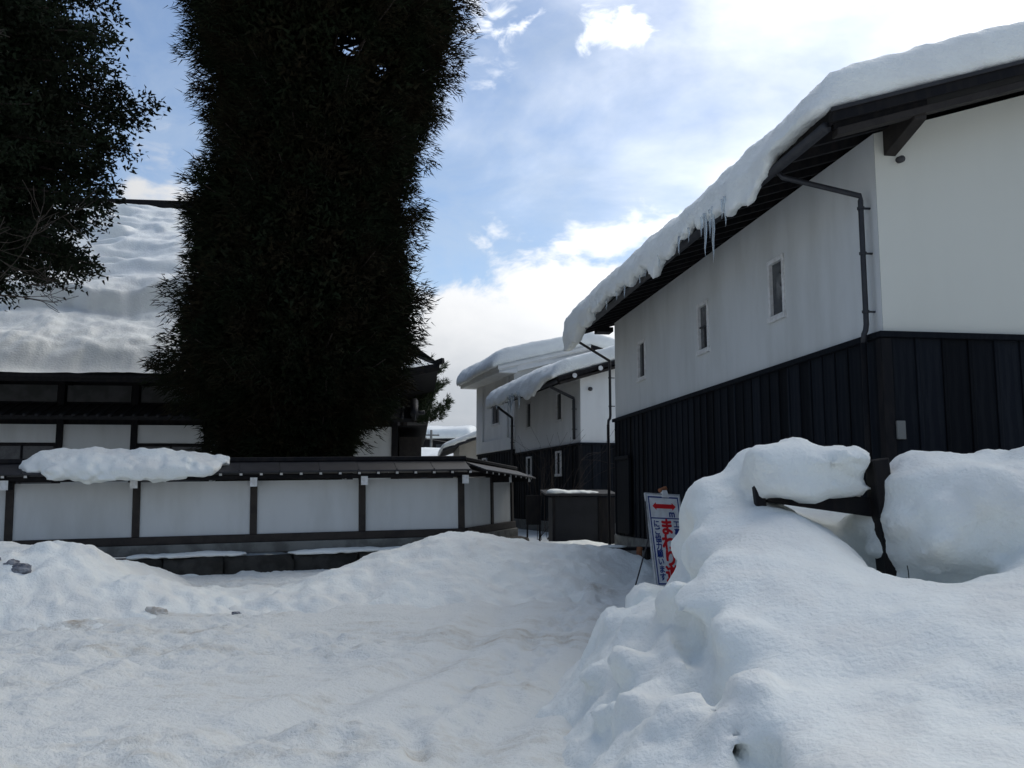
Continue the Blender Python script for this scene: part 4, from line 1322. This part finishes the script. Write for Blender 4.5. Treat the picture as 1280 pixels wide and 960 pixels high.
tp = [(0, 0, -.3), (.03, 0, 2), (.0, .05, 6), (.06, 0, 11), (.02, .02, 15.5), (0, 0, 18.2)]
MB().tube(tp, [.42, .34, .27, .19, .09, .03], 12).build('trunk', 'bark', cedar, smooth=True)
lm = MB()
Ps, Ds = [], []
NB = 620
for k in range(NB):
    z = .9 + (18.4 - .9) * ((k + .5) / NB) ** 1.0
    a = k * 2.39996 + rng.normal(0, .25)
    ca, sa = math.cos(a), math.sin(a)
    rad = cedar_r(z, ca) * (1 + .19 * vnoise(np.array([(a % (2 * math.pi)) * 1.6]), np.array([z * .95]), np.array([0.]), 9)[0] + rng.normal(0, .05))
    z0 = max(.1, z - .25 * rad)
    tip = np.array([ca * rad, sa * rad, z - .3 + rng.normal(0, .1)])
    path = limb_path((0, 0, z0), tip, -.12 * rad, rng)
    lm.tube(path, [max(.012, .05 * (1 - i_ / 6)) for i_ in range(6)], 4, cap=False)
    nt = int(16 + 52 * rad / 2.4)
    ts = rng.uniform(.30, 1.0, nt) ** .65
    base = np.array([np.interp(ts, np.linspace(0, 1, 6), [q[c_] for q in path]) for c_ in range(3)]).T
    off = np.clip(rng.normal(0, 1, (nt, 3)), -1.4, 1.4) * np.array([.11, .11, .17]) * (.6 + rad / 3)
    Ps.append(base + off)
    dd = np.array([ca, sa, -.22]) + off * 1.3
    Ds.append(dd / np.linalg.norm(dd, axis=1)[:, None])
lm.build('limb', 'bark', cedar)
P, D = np.concatenate(Ps), np.concatenate(Ds)
# keep one or two thin spots where the sky glints through
gap = np.ones(len(P), bool)
for gx, gz, gr in ((.75, 10.7, .40), (1.45, 10.2, .30), (.7, 8.9, .25)):
    gap &= ~((P[:, 0] + .19 * P[:, 1] - gx) ** 2 + (P[:, 2] - .50 * P[:, 1] - gz) ** 2 < gr ** 2 * rng.uniform(.3, 1.2, len(P)))
P, D = P[gap], D[gap]
V, F = tufts(P, D, 17, .165, .0125, .36, rng, jit=.45, tri=True)
crown = link('crown', np_mesh('crown', V, F, False), cedar, 'needle')
# dense inner foliage, broader sprays close to the limbs
N = 34000
z = rng.uniform(.7, 17.6, N)
a = rng.uniform(0, 2 * math.pi, N)
rad = cedar_r(z, np.cos(a)) * np.sqrt(rng.uniform(.04, .90, N))
P = np.stack([np.cos(a) * rad, np.sin(a) * rad, z], 1)
gap = np.ones(len(P), bool)
for gx, gz, gr in ((.75, 10.7, .36), (1.45, 10.2, .26), (.7, 8.9, .22)):
    gap &= (P[:, 0] + .19 * P[:, 1] - gx) ** 2 + (P[:, 2] - .50 * P[:, 1] - gz) ** 2 > gr ** 2
P = P[gap]
D = np.stack([P[:, 0], P[:, 1], rng.normal(-.2, .6, len(P))], 1)
D /= np.linalg.norm(D, axis=1)[:, None]
V, F = tufts(P, D, 8, .17, .04, .7, rng, tri=True, jit=.5)
link('inner_crown', np_mesh('inner_crown', V, F, False), cedar, 'needle')

# ---- broad evergreen at the left edge
rng = np.random.default_rng(12)
lt = thing('cypress_tree', 'dark broad evergreen with ragged sprays at the left edge above the snowy roof', 'tree', (-11.75, 17.0, .62))
MB().tube([(0, 0, -.3), (.05, 0, 3), (.1, .1, 7), (.0, .1, 11), (0, .05, 15)], [.34, .28, .22, .14, .04], 12).build('trunk', 'bark', lt, smooth=True)
zk2 = np.array([4.7, 4.85, 5.1, 5.6, 6.1, 7.5, 8.2, 8.65, 9.3, 10.2, 12, 14, 15.6])
rk2 = np.array([.7, 1.6, 2.3, 3.25, 3.65, 3.75, 4.15, 4.4, 4.05, 3.4, 3.0, 2.0, .5])
lm = MB()
Ps, Ds = [], []
NB = 420
for k in range(NB):
    z = 4.7 + 10.8 * (k + .5) / NB
    a = k * 2.39996 + rng.normal(0, .3)
    ca, sa = math.cos(a), math.sin(a)
    rad = np.interp(z, zk2, rk2) * (1 + .15 * vnoise(np.array([(a % (2 * math.pi)) * 2.2]), np.array([z * 1.3]), np.array([0.]), 15)[0] + rng.normal(0, .05))
    tip = np.array([ca * rad, sa * rad, z - .15])
    path = limb_path((0, 0, z - .1 * rad), tip, .12 * rad, rng)
    lm.tube(path, [max(.010, .05 * (1 - i_ / 6)) for i_ in range(6)], 4, cap=False)
    nt = int(19 * rad)
    ts = rng.uniform(.25, 1.0, nt) ** .7
    base = np.array([np.interp(ts, np.linspace(0, 1, 6), [q[c_] for q in path]) for c_ in range(3)]).T
    off = np.clip(rng.normal(0, 1, (nt, 3)), -1.6, 1.6) * np.array([.17, .17, .11])
    Ps.append(base + off)
    dd = np.array([ca, sa, .0]) * .8 + off * 2.5
    Ds.append(dd / np.linalg.norm(dd, axis=1)[:, None])
lm.build('limb', 'bark', lt)
P, D = np.concatenate(Ps), np.concatenate(Ds)
V, F = tufts(P, D, 9, .11, .028, 1.0, rng, droop=.4, jit=.75)
link('crown', np_mesh('crown', V, F, False), lt, 'leaf')
N = 9000
z = rng.uniform(4.9, 15, N); a = rng.uniform(0, 2 * math.pi, N)
rad = np.interp(z, zk2, rk2) * np.sqrt(rng.uniform(.02, .50, N))
P = np.stack([np.cos(a) * rad, np.sin(a) * rad, z], 1)
V, F = tufts(P, rng.normal(0, 1, P.shape), 9, .17, .035, .9, rng, jit=.6)
link('inner_crown', np_mesh('inner_crown', V, F, False), lt, 'leaf')


# ---- bare branches reaching in from the left
def bare(mb, p, d, ln, r, depth, rng, minr=.004):
    k = 5
    pts, rad = [p], [r]
    dd = d.copy()
    for i_ in range(k):
        dd = dd + rng.normal(0, .12, 3) + np.array([0, 0, .03])
        dd /= np.linalg.norm(dd)
        p = p + dd * ln / k
        pts.append(p); rad.append(max(minr, r * (1 - .55 * (i_ + 1) / k)))
    mb.tube([tuple(q) for q in pts], rad, 5 if r > .02 else 4, cap=False)
    if depth == 0:
        return
    for j in range(3 if depth > 1 else 4):
        t_ = rng.uniform(.3, 1.0)
        i_ = min(k - 1, int(t_ * k))
        nd = dd + rng.normal(0, .55, 3)
        nd /= np.linalg.norm(nd)
        bare(mb, np.array(pts[i_ + 1]), nd, ln * rng.uniform(.5, .75), rad[i_ + 1] * .72, depth - 1, rng, minr)


rng = np.random.default_rng(21)
bt = thing('bare_tree', 'leafless brownish tree whose thin branches reach in at the left edge', 'tree', (-9.3, 12.6, .3))
MB().tube([(0, 0, -.3), (.1, 0, 2), (.25, .1, 4.5), (.3, .2, 7)], [.2, .16, .12, .07], 10).build('trunk', 'twig', bt, smooth=True)
for zz, dx, dy, dz, ln in ((3.9, 1, .1, .40, 1.75), (4.5, 1, -.2, .45, 1.3), (5.2, 1, 0, .5, 1.2), (5.8, .9, .3, .55, 1.2), (6.3, .8, -.3, .7, 1.2), (6.8, .7, .2, .9, 1.2)):
    mb = MB()
    d = np.array([dx, dy, dz]); d /= np.linalg.norm(d)
    bare(mb, np.array([.25, .1, zz]), d, ln, .03, 3, rng, .004)
    mb.build('branch', 'twig', bt)

# ---- pine branches behind the corner of the old house
rng = np.random.default_rng(33)
pt = thing('pine_tree', 'pine with upswept needle branches beside the corner of the old house', 'tree', (-3.75, 29.5, .3))
MB().tube([(0, 0, -.3), (.15, 0, 2), (.3, 0, 4), (.25, 0, 6.2)], [.2, .17, .12, .05], 9).build('trunk', 'bark', pt, smooth=True)
Ps, Ds = [], []
lm = MB()
for k in range(13):
    z = 3.7 + 1.75 * k / 13
    a = k * 2.4 if k % 2 else rng.uniform(-.5, .5)
    ln = rng.uniform(1.0, 1.75) * (1.05 - .35 * (k / 13))
    pth = [(.2 + math.cos(a) * ln * t_, math.sin(a) * ln * t_, z - .12 * math.sin(math.pi * t_) + .35 * t_ ** 3) for t_ in np.linspace(0, 1, 6)]
    lm.tube(pth, [.035, .03, .025, .02, .014, .008], 5, cap=False)
    nt = 60
    ts = rng.uniform(.35, 1.0, nt)
    base = np.array([np.interp(ts, np.linspace(0, 1, 6), [q[c_] for q in pth]) for c_ in range(3)]).T
    off = rng.normal(0, .055, (nt, 3)) + np.stack([rng.normal(0, .02, nt), rng.normal(0, .14, nt), rng.normal(0.02, .03, nt)], 1)
    Ps.append(base + off)
    dd = np.tile(np.array([math.cos(a) * .7, math.sin(a) * .7, .6]), (nt, 1)) + off * 3
    Ds.append(dd / np.linalg.norm(dd, axis=1)[:, None])
lm.build('limb', 'bark', pt)
V, F = tufts(np.concatenate(Ps), np.concatenate(Ds), 14, .16, .011, .5, rng)
link('crown', np_mesh('crown', V, F, False), pt, 'pine_needle')

# ---- leafless shrub in front of the middle storehouse
rng = np.random.default_rng(41)
sh = thing('bare_shrub', 'leafless spindly shrub standing in front of the middle storehouse', 'shrub', (.95, 24.4, .4))
for k in range(9):
    mb = MB()
    a = rng.uniform(-.55, .55)
    d = np.array([math.sin(a), rng.normal(0, .15), math.cos(a)])
    p = np.array([rng.uniform(-.35, .35), rng.uniform(-.2, .2), 0.])
    bare(mb, p, d / np.linalg.norm(d), rng.uniform(1.5, 2.4), .010, 1, rng, .003)
    mb.build('stem', 'twig', sh)

# ================================================================== ROAD-WORK SIGN
sg = thing('detour_sign', 'white and blue roadwork sign with red arrow leaning beside the snow heap', 'sign', (1.755, 11.42, .42), rot=(R(-13), R(2.5), R(29)))
SW, SH = .54, 1.16
MB().box((0, 0, 0), (SW, .018, SH)).build('panel', 'sign_white', sg, .003)
fr = MB()
fr.box((-.006, -.006, -.012), (.012, .024, SH + .012)).box((SW - .012, -.006, -.012), (SW + .006, .024, SH + .012)).box((.012, -.005, SH - .006), (SW - .012, .023, SH + .011)).box((.012, -.005, -.011), (SW - .012, .023, .006))
fr.build('frame', 'bucket', sg, .002)
bl = MB()
e = .030
for x0, x1, z0, z1 in ((e, e + .018, e, SH - e), (SW - e - .018, SW - e, e, SH - e), (e, SW - e, e, e + .018), (e, SW - e, SH - e - .018, SH - e), (e, SW - e, SH - .315, SH - .300)):
    bl.add([(x0, -.0025, z0), (x1, -.0025, z0), (x1, -.0025, z1), (x0, -.0025, z1)], [(0, 1, 2, 3)])
bl.build('blue_border', 'sign_blue', sg)
ar = MB()
zc_ = SH - .155
ar.add([(.085, -.003, zc_), (.145, -.003, zc_ - .05), (.145, -.003, zc_ - .028), (SW - .145, -.003, zc_ - .028), (SW - .145, -.003, zc_ - .05), (SW - .085, -.003, zc_), (SW - .145, -.003, zc_ + .05), (SW - .145, -.003, zc_ + .028), (.145, -.003, zc_ + .028), (.145, -.003, zc_ + .05)], [tuple(range(10))])
ar.build('arrow', 'sign_red', sg)


def lettering(txt, x, z, size, m_, bold=.004, step=None):
    """upright lettering on the sign face, one character below another; strokes thickened by shifted copies"""
    for k, ch in enumerate(txt):
        cu = bpy.data.curves.new('lettering', 'FONT')
        cu.body = ch
        cu.size = size
        cu.align_x = 'CENTER'
        cu.align_y = 'CENTER'
        cu.fill_mode = 'FRONT'
        tmp = bpy.data.objects.new('tmp_text', cu)
        COL.objects.link(tmp)
        dg = bpy.context.evaluated_depsgraph_get()
        me = bpy.data.meshes.new_from_object(tmp.evaluated_get(dg))
        bpy.data.objects.remove(tmp)
        vs = [v.co.copy() for v in me.vertices]
        fs = [tuple(p.vertices) for p in me.polygons]
        mb = MB()
        for q_, (dx, dz) in enumerate(((0, 0), (1, 0), (-1, 0), (0, 1), (0, -1), (.7, .7), (-.7, -.7), (.7, -.7), (-.7, .7))):
            mb.add([(x + v.x + dx * bold, -.0032 - .00012 * q_, z - k * (step or size) + v.y + dz * bold) for v in vs], fs)
        mb.build('lettering', m_, sg)


lettering('m', SW * .70, SH - .250, .125, 'sign_blue', .005)
lettering('まわり道', SW * .50, SH - .43, .215, 'sign_red', .0095, .195)
lettering('にご協力願います', .115, SH - .385, .098, 'sign_blue', .0035, .094)
lettering('工事中です', SW - .110, SH - .385, .098, 'sign_blue', .0035, .10)
st_ = MB(); st_.tube([(-.02, .0, SH - .1), (-.02, .03, SH * .5), (-.10, .42, -.12)], .010, 6).tube([(-.10, .42, -.12), (-.04, .40, -.13)], .010, 6); st_.build('prop_leg', 'pipe', sg)
st_ = MB(); st_.tube([(SW + .01, .02, SH - .1), (SW, .42, -.12)], .010, 6); st_.build('prop_leg', 'pipe', sg)
mb = MB(); mb.hexa([(.25, -.012, SH - .04), (.37, -.012, SH - .04), (.37, .034, SH - .04), (.25, .034, SH - .04)], [(.27, -.006, SH + .06), (.35, -.006, SH + .06), (.35, .03, SH + .06), (.27, .03, SH + .06)]); mb.build('clip', 'sign_white', sg, .006)
mb = MB(); mb.bar((.24, .02, SH + .05), (.36, .02, SH + .095), .05, .05); mb.build('wooden_peg', 'orange_wood', sg, .01)


# ================================================================== SMALL THINGS IN THE SNOW
def chunk(name, label, cat, loc, r, m_, seed, group=None):
    bm = bmesh.new()
    bmesh.ops.create_icosphere(bm, subdivisions=3, radius=1.0)
    for v in bm.verts:
        n = vnoise(np.array([v.co.x * 1.6 + seed]), np.array([v.co.y * 1.6]), np.array([v.co.z * 1.6]), seed)[0] + .5 * vnoise(np.array([v.co.x * 4 + seed]), np.array([v.co.y * 4]), np.array([v.co.z * 4]), seed + 3)[0]
        v.co = Vector((v.co.x * r[0], v.co.y * r[1], v.co.z * r[2])) * (1 + .35 * n)
    me = bpy.data.meshes.new(name)
    bm.to_mesh(me); bm.free()
    o = link(name, me, None, m_)
    o.location = loc
    return tag(o, label, cat, group)


def bz(x, y):
    return float(bank_h(np.array([x]), np.array([y]))[0])


for k, (x, y, r_, m_, lab) in enumerate(((-5.86, 11.25, (.11, .08, .085), 'dirty_ice', 'dark round lump of dirty ice in the left part of the snow bank'),
                                         (-6.02, 11.3, (.09, .07, .05), 'dirty_ice', 'small grey ice lump beside the dark round one in the snow bank'),
                                         (-6.25, 11.3, (.10, .07, .06), 'dirty_ice', 'grey ice lump at the far left edge of the snow bank'),
                                         (-4.15, 11.05, (.13, .07, .11), 'dirt_lump', 'tan earthy clod stuck in the snow bank face'),
                                         (-3.3, 11.35, (.06, .04, .025), 'dirty_ice', 'small flat grey ice chip in the middle of the snow bank'))):
    chunk('ice_lump' if m_ == 'dirty_ice' else 'earth_clod', lab, 'ice lump' if m_ == 'dirty_ice' else 'clod', (x, y, bz(x, y) - r_[2] * .3), r_, m_, 500 + k)
# dark leaves of a buried bush in the pit of the big heap
rng = np.random.default_rng(55)
bb = thing('buried_bush', 'dark leafy twigs showing in the pit of the big snow heap', 'bush', (2.50, 6.0, .68))
mb = MB()
for k in range(7):
    bare(mb, np.array([rng.normal(0, .03), rng.normal(0, .03), 0.]), np.array([rng.normal(-.15, .35), rng.normal(-.1, .25), 1.0]), .26, .008, 1, rng, .003)
mb.build('twigs', 'dark_wood', bb)
P = np.stack([rng.normal(-.03, .05, 60), rng.normal(0, .05, 60), rng.uniform(.02, .26, 60)], 1)
V, F = tufts(P, rng.normal(0, 1, P.shape), 3, .06, .014, .6, rng)
link('leaves', np_mesh('leaves', V, F, False), bb, 'dark_wood')
